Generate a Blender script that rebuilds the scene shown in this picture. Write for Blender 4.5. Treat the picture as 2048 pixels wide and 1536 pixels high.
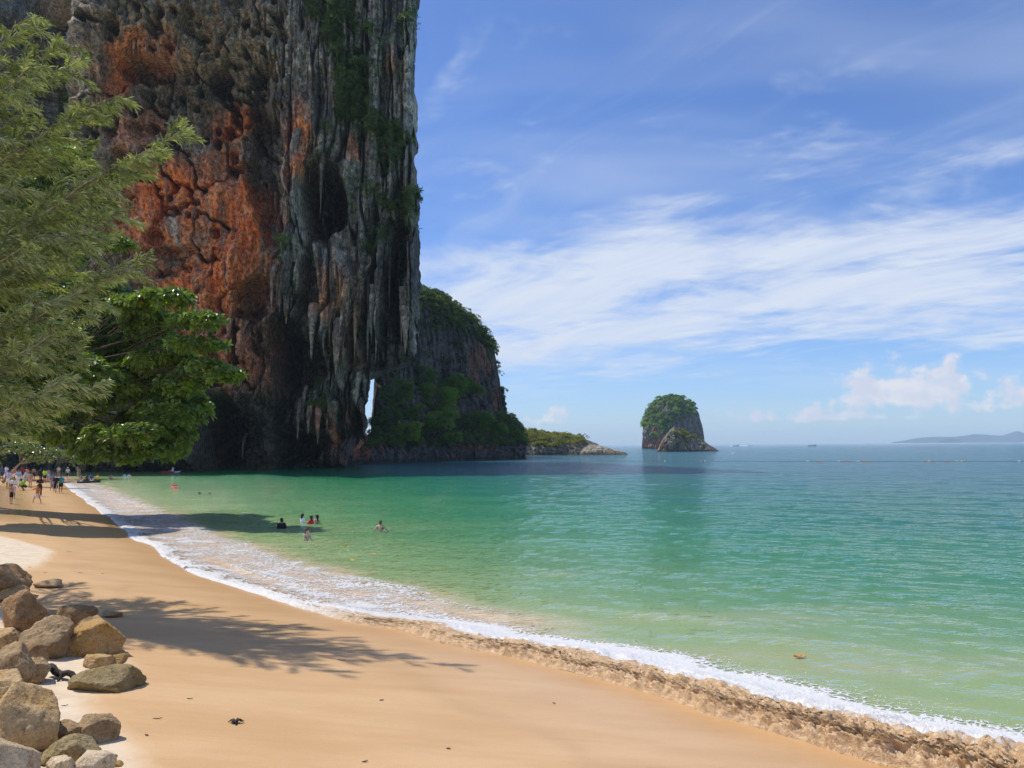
import bpy, bmesh, math, random
import numpy as np
from mathutils import Vector, Matrix

random.seed(7)
RNG = np.random.default_rng(11)
S = bpy.context.scene
for o in list(bpy.data.objects):
    bpy.data.objects.remove(o)
COL = S.collection

# ------------------------------------------------------------------ camera
CAM_H = 4.3
FPX = 1538.0                       # focal length in pixels of the 2048 px wide photograph
PITCH = math.radians(4.55)
ROLL = math.radians(0.40)
_f = Vector((0, math.cos(PITCH), math.sin(PITCH)))
_r0 = Vector((1, 0, 0)); _u0 = Vector((0, -math.sin(PITCH), math.cos(PITCH)))
_r = _r0 * math.cos(ROLL) - _u0 * math.sin(ROLL)
_u = _u0 * math.cos(ROLL) + _r0 * math.sin(ROLL)
cd = bpy.data.cameras.new('camera'); cam = bpy.data.objects.new('camera', cd); COL.objects.link(cam)
m = Matrix((( _r.x, _u.x, -_f.x, 0), (_r.y, _u.y, -_f.y, 0), (_r.z, _u.z, -_f.z, CAM_H), (0, 0, 0, 1)))
cam.matrix_world = m
cd.sensor_width = 36.0; cd.lens = 36.0 * FPX / 2048.0
cd.clip_start = 0.1; cd.clip_end = 40000
S.camera = cam

# ------------------------------------------------------------------ exposure
S.render.engine = 'CYCLES'
S.view_settings.view_transform = 'Standard'
S.view_settings.look = 'None'
S.view_settings.gamma = 1.0
S.view_settings.exposure = 0.0
S.view_settings.use_curve_mapping = False
try:
    S.cycles.volume_bounces = 1
    S.cycles.transparent_max_bounces = 16
    S.cycles.max_bounces = 5; S.cycles.diffuse_bounces = 3; S.cycles.glossy_bounces = 3
except Exception:
    pass

# ------------------------------------------------------------------ node helpers
def mat(name):
    m = bpy.data.materials.new(name); m.use_nodes = True
    nt = m.node_tree; nt.nodes.clear()
    out = nt.nodes.new('ShaderNodeOutputMaterial')
    return m, nt, out
class NT:
    def __init__(self, nt): self.nt = nt
    def n(self, t, **kw):
        nd = self.nt.nodes.new(t)
        for k, v in kw.items(): setattr(nd, k, v)
        return nd
    def link(self, a, b): self.nt.links.new(a, b)
    def put(self, sock, v):
        if hasattr(v, 'is_output'): self.nt.links.new(v, sock)
        else: sock.default_value = v
    def math(self, op, a, b=None, c=None, clamp=False):
        nd = self.n('ShaderNodeMath', operation=op); nd.use_clamp = clamp
        self.put(nd.inputs[0], a)
        if b is not None: self.put(nd.inputs[1], b)
        if c is not None: self.put(nd.inputs[2], c)
        return nd.outputs[0]
    def vmath(self, op, a, b=None):
        nd = self.n('ShaderNodeVectorMath', operation=op)
        self.put(nd.inputs[0], a)
        if b is not None: self.put(nd.inputs[1], b)
        return nd.outputs[0]
    def rng(self, v, a, b, c=0.0, d=1.0, smooth=True):
        nd = self.n('ShaderNodeMapRange'); nd.interpolation_type = 'SMOOTHSTEP' if smooth else 'LINEAR'
        self.put(nd.inputs[0], v); self.put(nd.inputs[1], a); self.put(nd.inputs[2], b); self.put(nd.inputs[3], c); self.put(nd.inputs[4], d)
        return nd.outputs[0]
    def noise(self, vec, scale, detail=4, rough=0.55, dist=0.0, out=0):
        nd = self.n('ShaderNodeTexNoise')
        if vec is not None: self.put(nd.inputs['Vector'], vec)
        self.put(nd.inputs['Scale'], scale); self.put(nd.inputs['Detail'], detail); self.put(nd.inputs['Roughness'], rough); self.put(nd.inputs['Distortion'], dist)
        return nd.outputs[out]
    def voro(self, vec, scale, feature='F1', out=0):
        nd = self.n('ShaderNodeTexVoronoi'); nd.feature = feature
        self.put(nd.inputs['Vector'], vec); self.put(nd.inputs['Scale'], scale)
        return nd.outputs[out]
    def mix(self, f, a, b, mode='MIX'):
        nd = self.n('ShaderNodeMixRGB', blend_type=mode)
        self.put(nd.inputs[0], f); self.put(nd.inputs[1], a); self.put(nd.inputs[2], b)
        return nd.outputs[0]
    def mapping(self, vec, scale=(1,1,1), rot=(0,0,0), loc=(0,0,0)):
        nd = self.n('ShaderNodeMapping'); self.put(nd.inputs[0], vec)
        nd.inputs['Scale'].default_value = scale; nd.inputs['Rotation'].default_value = rot; nd.inputs['Location'].default_value = loc
        return nd.outputs[0]
    def attr(self, name, out=2):
        nd = self.n('ShaderNodeAttribute'); nd.attribute_name = name
        return nd.outputs[out]
    def bump(self, h, strength=0.5, dist=0.05, normal=None):
        nd = self.n('ShaderNodeBump'); self.put(nd.inputs['Height'], h)
        nd.inputs['Strength'].default_value = strength; nd.inputs['Distance'].default_value = dist
        if normal is not None: self.put(nd.inputs['Normal'], normal)
        return nd.outputs[0]
    def pos(self): return self.n('ShaderNodeNewGeometry').outputs['Position']
    def obj(self): return self.n('ShaderNodeTexCoord').outputs['Object']
def C(r, g, b): return (r, g, b, 1.0)

# ------------------------------------------------------------------ sun and sky
SUN_DIR = Vector((-0.49, 0.20, 0.85)).normalized()       # towards the sun
SUN_EL = math.asin(SUN_DIR.z); SUN_AZ = math.atan2(SUN_DIR.x, SUN_DIR.y)
sl = bpy.data.lights.new('sun', 'SUN'); sl.energy = 4.4; sl.angle = math.radians(0.53); sl.color = (1.0, 0.95, 0.86)
so = bpy.data.objects.new('sun', sl); COL.objects.link(so)
so.rotation_euler = SUN_DIR.to_track_quat('Z', 'Y').to_euler()
so.location = (-60, 20, 150)

def build_world():
    w = bpy.data.worlds.new('World'); S.world = w; w.use_nodes = True
    nt = w.node_tree; nt.nodes.clear(); q = NT(nt)
    out = q.n('ShaderNodeOutputWorld'); bg = q.n('ShaderNodeBackground')
    sky = q.n('ShaderNodeTexSky'); sky.sky_type = 'NISHITA'; sky.sun_disc = False
    sky.sun_elevation = SUN_EL; sky.sun_rotation = SUN_AZ
    sky.air_density = 1.0; sky.dust_density = 0.35; sky.ozone_density = 3.0; sky.altitude = 0
    d = q.n('ShaderNodeTexCoord').outputs['Generated']
    sep = q.n('ShaderNodeSeparateXYZ'); q.link(d, sep.inputs[0])
    x, y, z = sep.outputs
    base = q.mix(1.0, sky.outputs[0], C(0.86, 1.06, 1.46), 'MULTIPLY')
    # high cirrus: a flat layer seen in perspective, combed along one wind direction
    zz = q.math('ADD', q.math('MAXIMUM', z, 0.0), 0.10)
    cx = q.math('DIVIDE', x, zz); cy = q.math('DIVIDE', y, zz)
    cmb = q.n('ShaderNodeCombineXYZ'); q.link(cx, cmb.inputs[0]); q.link(cy, cmb.inputs[1])
    P = cmb.outputs[0]
    warp = q.noise(P, 0.7, 2, 0.5, 0, 1)
    wv = q.vmath('MULTIPLY', q.vmath('SUBTRACT', warp, (0.5, 0.5, 0.5)), (0.7, 0.7, 0))
    Pw = q.vmath('ADD', P, wv)
    comb = q.mapping(q.mapping(Pw, rot=(0, 0, math.radians(-134))), scale=(0.85, 1.55, 1))
    fine = q.noise(q.mapping(Pw, scale=(0.9, 1.3, 1), loc=(4, 2, 0)), 4.5, 4, 0.6)
    st = q.math('ADD', q.noise(comb, 1.7, 4, 0.62, 0.35), q.math('MULTIPLY', q.math('SUBTRACT', fine, 0.5), 0.60))
    comb2 = q.mapping(q.mapping(Pw, rot=(0, 0, math.radians(-122))), scale=(0.35, 2.6, 1), loc=(3.1, 1.7, 0))
    st2 = q.noise(comb2, 2.2, 4, 0.6, 0.3)
    big = q.noise(q.mapping(P, scale=(0.5, 0.8, 1), loc=(CL_LOC[0], CL_LOC[1], 0)), 0.55, 2, 0.5)
    # denser sheet across the middle of the sky
    rr = q.math('SQRT', q.math('ADD', q.math('MULTIPLY', cx, cx), q.math('MULTIPLY', cy, cy)))
    band = q.math('MULTIPLY', q.rng(rr, 2.1, 3.0), q.rng(rr, 6.0, 4.2))
    bigm = q.rng(big, 0.38, 0.62)
    dens = q.math('ADD', q.math('MULTIPLY', q.math('MULTIPLY', bigm, 0.75), q.math('ADD', 0.45, q.math('MULTIPLY', band, 0.75))), -0.36)
    a1 = q.rng(q.math('ADD', st, q.math('MULTIPLY', dens, 0.55)), 0.42, 0.88)
    a2 = q.rng(q.math('ADD', st2, q.math('MULTIPLY', dens, 0.30)), 0.42, 0.92)
    a = q.math('ADD', q.math('MULTIPLY', a1, 0.78), q.math('MULTIPLY', a2, 0.28), clamp=True)
    fadeh = q.rng(z, 0.015, 0.12)
    veil = q.math('MULTIPLY', q.rng(q.noise(q.mapping(Pw, scale=(0.5, 1.1, 1), rot=(0, 0, 0.5), loc=(1.3, 0.4, 0)), 1.1, 3, 0.6), 0.38, 0.80), 0.40)
    a = q.math('SUBTRACT', 1.0, q.math('MULTIPLY', q.math('SUBTRACT', 1.0, a), q.math('SUBTRACT', 1.0, veil)))
    a = q.math('MULTIPLY', a, fadeh)
    # small cumulus low over the horizon
    az = q.math('ARCTAN2', x, y); el = q.math('ARCSINE', z)
    cm = q.n('ShaderNodeCombineXYZ'); q.link(az, cm.inputs[0]); q.link(q.math('MULTIPLY', el, 1.0), cm.inputs[1])
    A = cm.outputs[0]
    puff = q.noise(A, 34.0, 4, 0.58)
    cellm = None
    for (ca, ce, ra, re, amp) in CUMULI:
        u = q.math('DIVIDE', q.math('SUBTRACT', az, ca), ra); v = q.math('DIVIDE', q.math('SUBTRACT', el, ce), re)
        # flat underside
        v = q.math('MULTIPLY', v, q.math('ADD', 1.0, q.math('MULTIPLY', q.math('LESS_THAN', v, 0.0), 1.5)))
        r2 = q.math('ADD', q.math('MULTIPLY', u, u), q.math('MULTIPLY', v, v))
        mk = q.math('MULTIPLY', q.math('SUBTRACT', 1.0, q.math('SQRT', r2)), amp)
        cellm = mk if cellm is None else q.math('MAXIMUM', cellm, mk)
    cu = q.rng(q.math('ADD', q.math('MULTIPLY', q.math('SUBTRACT', puff, 0.5), 2.6), cellm), 0.02, 0.55)
    cush = q.rng(q.noise(q.mapping(A, loc=(-0.006, 0.010, 0)), 34.0, 2, 0.58), 0.35, 0.65)
    cucol = q.mix(cush, C(8.2, 7.9, 8.0), C(6.6, 6.7, 7.7))
    cirr = q.mix(a, base, C(6.6, 7.3, 8.6))
    fin = q.mix(q.math('MULTIPLY', cu, 0.8), cirr, cucol)
    q.link(fin, bg.inputs[0]); bg.inputs[1].default_value = 0.106
    q.link(bg.outputs[0], out.inputs[0])
    try: w.cycles.sampling_method = 'MANUAL'; w.cycles.sample_map_resolution = 1024
    except Exception: pass
CL_LOC = (-2.6, 2.0)
CUMULI = [(0.470, 0.052, 0.082, 0.046, 1.0), (0.52, 0.062, 0.035, 0.035, 0.9), (0.55, 0.040, 0.06, 0.022, 0.6), (0.62, 0.055, 0.06, 0.03, 0.8), (0.045, 0.032, 0.035, 0.02, 0.6), (0.38, 0.030, 0.12, 0.012, 0.6),
          (-1.2, 0.06, 0.2, 0.05, 0.9), (1.3, 0.05, 0.25, 0.05, 0.9), (2.4, 0.06, 0.2, 0.06, 0.9), (-2.3, 0.05, 0.3, 0.05, 0.9)]
build_world()

# ------------------------------------------------------------------ geometry helpers
def ray(px, py):
    a = (px - 1024) / FPX; b = (768 - py) / FPX
    return _f + _r * a + _u * b
def at_z(px, py, z=0.0):
    d = ray(px, py); t = (z - CAM_H) / d.z
    return Vector((d.x * t, d.y * t, z))
def at_y(px, py, Y):
    d = ray(px, py); t = Y / d.y
    return Vector((d.x * t, Y, CAM_H + d.z * t))
def project(X, Y, Z):
    X = np.asarray(X, float); Y = np.asarray(Y, float); Z = np.asarray(Z, float) - CAM_H
    a = X * _r.x + Y * _r.y + Z * _r.z; b = X * _u.x + Y * _u.y + Z * _u.z; c = X * _f.x + Y * _f.y + Z * _f.z
    return 1024 + FPX * a / c, 768 - FPX * b / c
def sstep(a, b, x):
    t = np.clip((x - a) / (b - a), 0, 1); return t * t * (3 - 2 * t)

def _hash(ix, iy, iz, seed):
    h = (ix.astype(np.int64) * 374761393 + iy.astype(np.int64) * 668265263 + iz.astype(np.int64) * 1440662683 + seed * 974634777) & 0xFFFFFFFF
    h = ((h ^ (h >> 13)) * 1274126177) & 0xFFFFFFFF
    h = ((h ^ (h >> 15)) * 2246822519) & 0xFFFFFFFF
    return ((h ^ (h >> 16)) & 0xFFFFFF) / float(0x7FFFFF) - 1.0
def vnoise(x, y, z, seed=0):
    x = np.asarray(x, float); y = np.asarray(y, float) + 0 * x; z = np.asarray(z, float) + 0 * x
    fx = np.floor(x); fy = np.floor(y); fz = np.floor(z)
    tx = x - fx; ty = y - fy; tz = z - fz
    tx = tx*tx*tx*(tx*(tx*6-15)+10); ty = ty*ty*ty*(ty*(ty*6-15)+10); tz = tz*tz*tz*(tz*(tz*6-15)+10)
    r = 0
    for i in (0, 1):
        wx = tx if i else 1 - tx
        for j in (0, 1):
            wy = ty if j else 1 - ty
            for k in (0, 1):
                wz = tz if k else 1 - tz
                r = r + wx * wy * wz * _hash(fx + i, fy + j, fz + k, seed)
    return r
def fbm(x, y, z, oct=4, seed=0, gain=0.5, lac=2.03, ridge=False):
    s = 0; a = 1.0; tot = 0
    for o in range(oct):
        n = vnoise(x, y, z, seed + o * 17)
        if ridge: n = 1 - 2 * np.abs(n)
        s = s + a * n; tot += a; a *= gain
        x = x * lac + 5.3; y = y * lac + 1.7; z = z * lac + 9.1
    return s / tot

def tag(o, label=None, cat=None, group=None, kind=None):
    if label: o['label'] = label
    if cat: o['category'] = cat
    if group: o['group'] = group
    if kind: o['kind'] = kind
    return o
def empty(name, loc=(0, 0, 0), rz=0.0):
    o = bpy.data.objects.new(name, None); COL.objects.link(o); o.location = loc; o.rotation_euler = (0, 0, rz)
    o.empty_display_size = 0.3
    return o
def np_mesh(name, V, F, smooth=True, floats=None, colors=None):
    V = np.ascontiguousarray(V, dtype=np.float32); F = np.ascontiguousarray(F, dtype=np.int32)
    me = bpy.data.meshes.new(name)
    nv = len(V); nf, k = F.shape
    me.vertices.add(nv); me.vertices.foreach_set('co', V.ravel())
    me.loops.add(nf * k); me.loops.foreach_set('vertex_index', F.ravel())
    me.polygons.add(nf); me.polygons.foreach_set('loop_start', np.arange(0, nf * k, k, dtype=np.int32))
    me.polygons.foreach_set('use_smooth', np.full(nf, smooth, dtype=bool))
    for nm, a in (floats or {}).items():
        at = me.attributes.new(nm, 'FLOAT', 'POINT'); at.data.foreach_set('value', np.ascontiguousarray(a, dtype=np.float32).ravel())
    for nm, a in (colors or {}).items():
        at = me.attributes.new(nm, 'FLOAT_COLOR', 'POINT'); a4 = np.ones((nv, 4), np.float32); a4[:, :3] = a
        at.data.foreach_set('color', a4.ravel())
    me.update(calc_edges=True); me.validate()
    return me
def link_mesh(name, me, mt, parent=None, loc=None):
    o = bpy.data.objects.new(name, me); COL.objects.link(o)
    if mt is not None: me.materials.append(mt)
    if parent is not None: o.parent = parent
    if loc is not None: o.location = loc
    return o
def grid_faces(nr, nc, wrap=False):
    r = np.arange(nr - 1)[:, None]; c = np.arange(nc if wrap else nc - 1)[None, :]
    c1 = (c + 1) % nc
    a = r * nc + c; b = r * nc + c1; d = (r + 1) * nc + c1; e = (r + 1) * nc + c
    return np.stack([a, b, d, e], -1).reshape(-1, 4)

class MB:
    """collects triangles and quads of one mesh"""
    def __init__(self): self.v = []; self.f = []; self.n = 0; self.col = []
    def add(self, V, F, col=None):
        V = np.asarray(V, float); self.v.append(V); self.f.extend([tuple(int(i) + self.n for i in f) for f in F]); self.n += len(V)
        self.col.append(np.tile(np.array(col if col is not None else (1, 1, 1), float), (len(V), 1)) if col is None or np.ndim(col) == 1 else np.asarray(col, float))
    def tube(self, pts, radii, seg=7, cap=True, jit=0.0, flat=1.0, col=None):
        pts = [Vector(p) for p in pts]; n = len(pts); V = []; ref = None
        for i, p in enumerate(pts):
            t = (pts[min(i + 1, n - 1)] - pts[max(i - 1, 0)]); t = t.normalized() if t.length > 1e-9 else Vector((0, 0, 1))
            if ref is None: ref = t.orthogonal().normalized()
            a = (ref - t * ref.dot(t)); a = a.normalized() if a.length > 1e-6 else t.orthogonal().normalized(); ref = a; b = t.cross(a)
            for k in range(seg):
                w = 2 * math.pi * k / seg; rr = radii[i] * (1 + jit * (random.random() * 2 - 1))
                V.append(p + a * math.cos(w) * rr + b * math.sin(w) * rr * flat)
        F = []
        for i in range(n - 1):
            for k in range(seg):
                F.append((i*seg+k, i*seg+(k+1) % seg, (i+1)*seg+(k+1) % seg, (i+1)*seg+k))
        if cap:
            F.append(tuple(range(seg))[::-1]); F.append(tuple((n-1)*seg+k for k in range(seg)))
        self.add([tuple(v) for v in V], F, col)
    def box(self, c, h, col=None, R=None):
        V = [Vector((sx*h[0], sy*h[1], sz*h[2])) for sx in (-1, 1) for sy in (-1, 1) for sz in (-1, 1)]
        if R is not None: V = [R @ v for v in V]
        V = [tuple(v + Vector(c)) for v in V]
        self.add(V, [(0,1,3,2),(4,6,7,5),(0,4,5,1),(2,3,7,6),(0,2,6,4),(1,5,7,3)], col)
    def ellipsoid(self, c, r, seg=12, rings=8, R=None, col=None):
        V = []; F = []
        for i in range(rings + 1):
            th = math.pi * i / rings
            for k in range(seg):
                ph = 2 * math.pi * k / seg
                v = Vector((r[0]*math.sin(th)*math.cos(ph), r[1]*math.sin(th)*math.sin(ph), r[2]*math.cos(th)))
                if R is not None: v = R @ v
                V.append(tuple(v + Vector(c)))
        for i in range(rings):
            for k in range(seg):
                F.append((i*seg+k, (i+1)*seg+k, (i+1)*seg+(k+1) % seg, i*seg+(k+1) % seg))
        self.add(V, F, col)
    def mesh(self, name, smooth=True):
        me = bpy.data.meshes.new(name); V = np.concatenate(self.v)
        me.from_pydata(V.tolist(), [], self.f)
        me.polygons.foreach_set('use_smooth', np.full(len(me.polygons), smooth, dtype=bool))
        at = me.attributes.new('Col', 'FLOAT_COLOR', 'POINT'); a4 = np.ones((len(V), 4), np.float32); a4[:, :3] = np.concatenate(self.col)
        at.data.foreach_set('color', a4.ravel())
        me.update(); return me
    def build(self, name, mt, parent=None, smooth=True):
        return link_mesh(name, self.mesh(name, smooth), mt, parent)

def unit(a): return a / np.maximum(np.linalg.norm(a, axis=-1, keepdims=True), 1e-9)
def leaf_mesh(name, base, axis, nrm, L, W, tint, fold=0.18):
    """one bent four-cornered blade for each leaf"""
    n = len(base); axis = unit(axis); side = unit(np.cross(axis, nrm)); up = np.cross(side, axis)
    L = np.asarray(L).reshape(-1, 1) * np.ones((n, 1)); W = np.asarray(W).reshape(-1, 1) * np.ones((n, 1))
    mid = base + axis * L * 0.58
    V = np.stack([base, mid - side * W * 0.5 + up * W * fold, base + axis * L - up * L * 0.10, mid + side * W * 0.5 + up * W * fold], 1).reshape(-1, 3)
    F = np.arange(n * 4).reshape(-1, 4)
    return np_mesh(name, V, F, smooth=False, floats={'tint': np.repeat(tint, 4)})
def rosettes(centers, outward, k, L, W, rng, droop=0.15, tint_lo=0.0, tint_hi=1.0):
    """k leaves radiating from each twig end; returns arrays for leaf_mesh"""
    n = len(centers); outward = unit(outward)
    h = np.where(np.abs(outward[:, 2:3]) > 0.9, np.array([[1.0, 0, 0]]), np.array([[0, 0, 1.0]]))
    a = unit(np.cross(outward, h)); b = np.cross(outward, a)
    ph = rng.uniform(0, 2*np.pi, (n, 1)) + np.arange(k)[None, :] * 2 * np.pi / k + rng.normal(0, 0.25, (n, k))
    tilt = rng.uniform(-0.15, 0.75, (n, k))
    ax = (a[:, None] * np.cos(ph)[..., None] + b[:, None] * np.sin(ph)[..., None]) * np.cos(tilt)[..., None] + outward[:, None] * np.sin(tilt)[..., None]
    ax[..., 2] -= droop
    ax = unit(ax)
    nr = outward[:, None] + rng.normal(0, 0.25, (n, k, 3)); nr = nr - ax * np.sum(nr * ax, -1, keepdims=True)
    Ls = L * rng.uniform(0.65, 1.15, (n, k)); Ws = W * rng.uniform(0.75, 1.15, (n, k))
    t = np.clip(rng.uniform(tint_lo, tint_hi, (n, 1)) * 0.7 + rng.uniform(tint_lo, tint_hi, (n, k)) * 0.3, 0, 1)
    B = np.repeat(centers[:, None], k, 1) + ax * 0.02
    return B.reshape(-1, 3), ax.reshape(-1, 3), unit(nr).reshape(-1, 3), Ls.ravel(), Ws.ravel(), t.ravel()

# ------------------------------------------------------------------ materials
def leaf_mat(name, dark, light, rough=0.4, trans=0.35, spec=0.5, yellow=None):
    m, nt, out = mat(name); q = NT(nt)
    t = q.attr('tint')
    c = q.mix(t, C(*dark), C(*light))
    if yellow: c = q.mix(q.rng(t, 0.93, 0.97), c, C(*yellow))
    p = q.n('ShaderNodeBsdfPrincipled'); q.link(c, p.inputs['Base Color']); p.inputs['Roughness'].default_value = rough
    p.inputs['Specular IOR Level'].default_value = spec
    tr = q.n('ShaderNodeBsdfTranslucent'); q.link(q.mix(1.0, c, C(1.6, 1.65, 0.6), 'MULTIPLY'), tr.inputs[0])
    ms = q.n('ShaderNodeMixShader'); ms.inputs[0].default_value = trans
    q.link(p.outputs[0], ms.inputs[1]); q.link(tr.outputs[0], ms.inputs[2]); q.link(ms.outputs[0], out.inputs[0])
    return m
def rock_mat(name, fine=1.0, bumpd=0.25, gain=1.0, rough=0.92):
    m, nt, out = mat(name); q = NT(nt)
    P = q.pos(); col = q.attr('Col', 0)
    n1 = q.noise(P, 1.3 * fine, 5, 0.72, 0.4)
    n2 = q.noise(q.mapping(P, scale=(1.7 * fine, 1.7 * fine, 0.22 * fine)), 1.0, 3, 0.6)
    k = q.math('MULTIPLY', q.rng(n1, 0.32, 0.68, 0.38, 1.6), q.rng(n2, 0.32, 0.68, 0.75, 1.25))
    cmb = q.n('ShaderNodeCombineXYZ')
    for i in range(3): q.link(q.math('MULTIPLY', k, gain), cmb.inputs[i])
    c = q.mix(1.0, q.mix(1.0, col, C(1.08, 1.0, 0.84), 'MULTIPLY'), cmb.outputs[0], 'MULTIPLY')
    p = q.n('ShaderNodeBsdfPrincipled'); q.link(c, p.inputs['Base Color']); p.inputs['Roughness'].default_value = rough
    p.inputs['Specular IOR Level'].default_value = 0.2
    q.link(q.bump(n1, 0.9, bumpd), p.inputs['Normal']); q.link(p.outputs[0], out.inputs[0])
    return m
def plain_mat(name, col, rough=0.6, var=0.25, scale=8.0, spec=0.4, bump=0.0):
    m, nt, out = mat(name); q = NT(nt)
    n = q.noise(q.obj(), scale, 4, 0.6)
    c = q.mix(q.rng(n, 0.3, 0.7), C(*[v * (1 - var) for v in col]), C(*[min(1, v * (1 + var)) for v in col]))
    p = q.n('ShaderNodeBsdfPrincipled'); q.link(c, p.inputs['Base Color']); p.inputs['Roughness'].default_value = rough
    p.inputs['Specular IOR Level'].default_value = spec
    if bump: q.link(q.bump(n, 0.6, bump), p.inputs['Normal'])
    q.link(p.outputs[0], out.inputs[0]); return m
M = {}
M['cliff'] = rock_mat('cliff_limestone', 1.0, 0.8, 1.8)
M['far_rock'] = rock_mat('far_limestone', 0.6, 0.9, 1.0)
M['dark_rock'] = rock_mat('dark_headland_rock', 0.6, 0.9, 0.72)  # darker tone of limestone for the headland
M['bark'] = plain_mat('bark', (0.085, 0.065, 0.048), 0.9, 0.45, 6, 0.2, 0.02)
M['pale_bark'] = plain_mat('pale_bark', (0.30, 0.25, 0.18), 0.9, 0.35, 6, 0.2, 0.02)
M['almond_leaf'] = leaf_mat('glossy_broad_leaf', (0.030, 0.075, 0.010), (0.27, 0.37, 0.045), 0.32, 0.38, 0.7, (0.35, 0.22, 0.03))
M['bush_leaf'] = leaf_mat('shrub_leaf', (0.06, 0.10, 0.025), (0.22, 0.28, 0.10), 0.25, 0.35, 0.8)
M['cliff_leaf'] = leaf_mat('cliff_shrub_leaf', (0.035, 0.075, 0.014), (0.13, 0.19, 0.035), 0.5, 0.35, 0.3)
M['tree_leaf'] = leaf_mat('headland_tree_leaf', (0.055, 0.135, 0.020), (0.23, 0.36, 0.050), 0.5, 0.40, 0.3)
M['dry_leaf'] = leaf_mat('sunny_shrub_leaf', (0.10, 0.13, 0.025), (0.30, 0.29, 0.06), 0.55, 0.4, 0.3)
M['needle'] = leaf_mat('casuarina_needle', (0.12, 0.155, 0.045), (0.60, 0.62, 0.34), 0.42, 0.42, 0.5)
# ------------------------------------------------------------------ the shore
SHORE_PX = [(60, 944), (128, 968), (160, 994), (215, 1030), (262, 1072), (310, 1095), (350, 1125), (400, 1150), (450, 1165), (520, 1186), (600, 1215), (700, 1241), (800, 1256),
            (850, 1275), (900, 1288), (1000, 1306), (1100, 1331), (1200, 1357), (1300, 1386), (1400, 1420), (1500, 1450), (1600, 1480), (1700, 1510), (1790, 1536)]
_sp = [at_z(a, b, 0.03) for a, b in SHORE_PX][::-1]
_last = _sp[0]
_pts = [(-40.0, _last.x + 42.0), (-10.0, _last.x + 18.0)] + [(p.y, p.x) for p in _sp] + [(150.0, -104.0), (400.0, -300.0)]
SH_Y = np.array([p[0] for p in _pts]); SH_X = np.array([p[1] for p in _pts])
_o = np.argsort(SH_Y); SH_Y = SH_Y[_o]; SH_X = SH_X[_o]
# smooth table of the shoreline
_ty = np.concatenate([np.linspace(-40, 5, 60), np.geomspace(5.2, 400, 700)])
_tx = np.interp(_ty, SH_Y, SH_X)
for _i in range(6): _tx[1:-1] = (_tx[:-2] + 2 * _tx[1:-1] + _tx[2:]) / 4
_dx = np.gradient(_tx, _ty); _cs = 1 / np.sqrt(1 + _dx ** 2)
for _i in range(60): _cs[1:-1] = (_cs[:-2] + 2 * _cs[1:-1] + _cs[2:]) / 4
def shore_x(Y): return np.interp(Y, _ty, _tx)
def shore_s(X, Y): return (shore_x(Y) - X) * np.interp(Y, _ty, _cs)
def beach_z(X, Y):
    s = shore_s(X, Y)
    land = 0.10 * s - 0.0009 * np.clip(s, 0, 40) ** 2
    land = np.where(s > 40, 2.56 + 0.02 * (s - 40), land)
    sea = np.maximum(0.085 * s, -7.0)
    z = np.where(s > 0, land, sea)
    near = np.clip(s, 0, 6) / 6
    z = z + near * (0.05 * fbm(X * 0.13, Y * 0.13, 0.3, 3, 5) + 0.012 * fbm(X * 0.9, Y * 0.9, 0.3, 2, 9))
    return z
def on_beach(px, py):
    z = 0.0
    for i in range(25):
        p = at_z(px, py, z); z = 0.5 * z + 0.5 * float(beach_z(np.array([p.x]), np.array([p.y]))[0])
    return at_z(px, py, max(z, 0.0))

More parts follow.
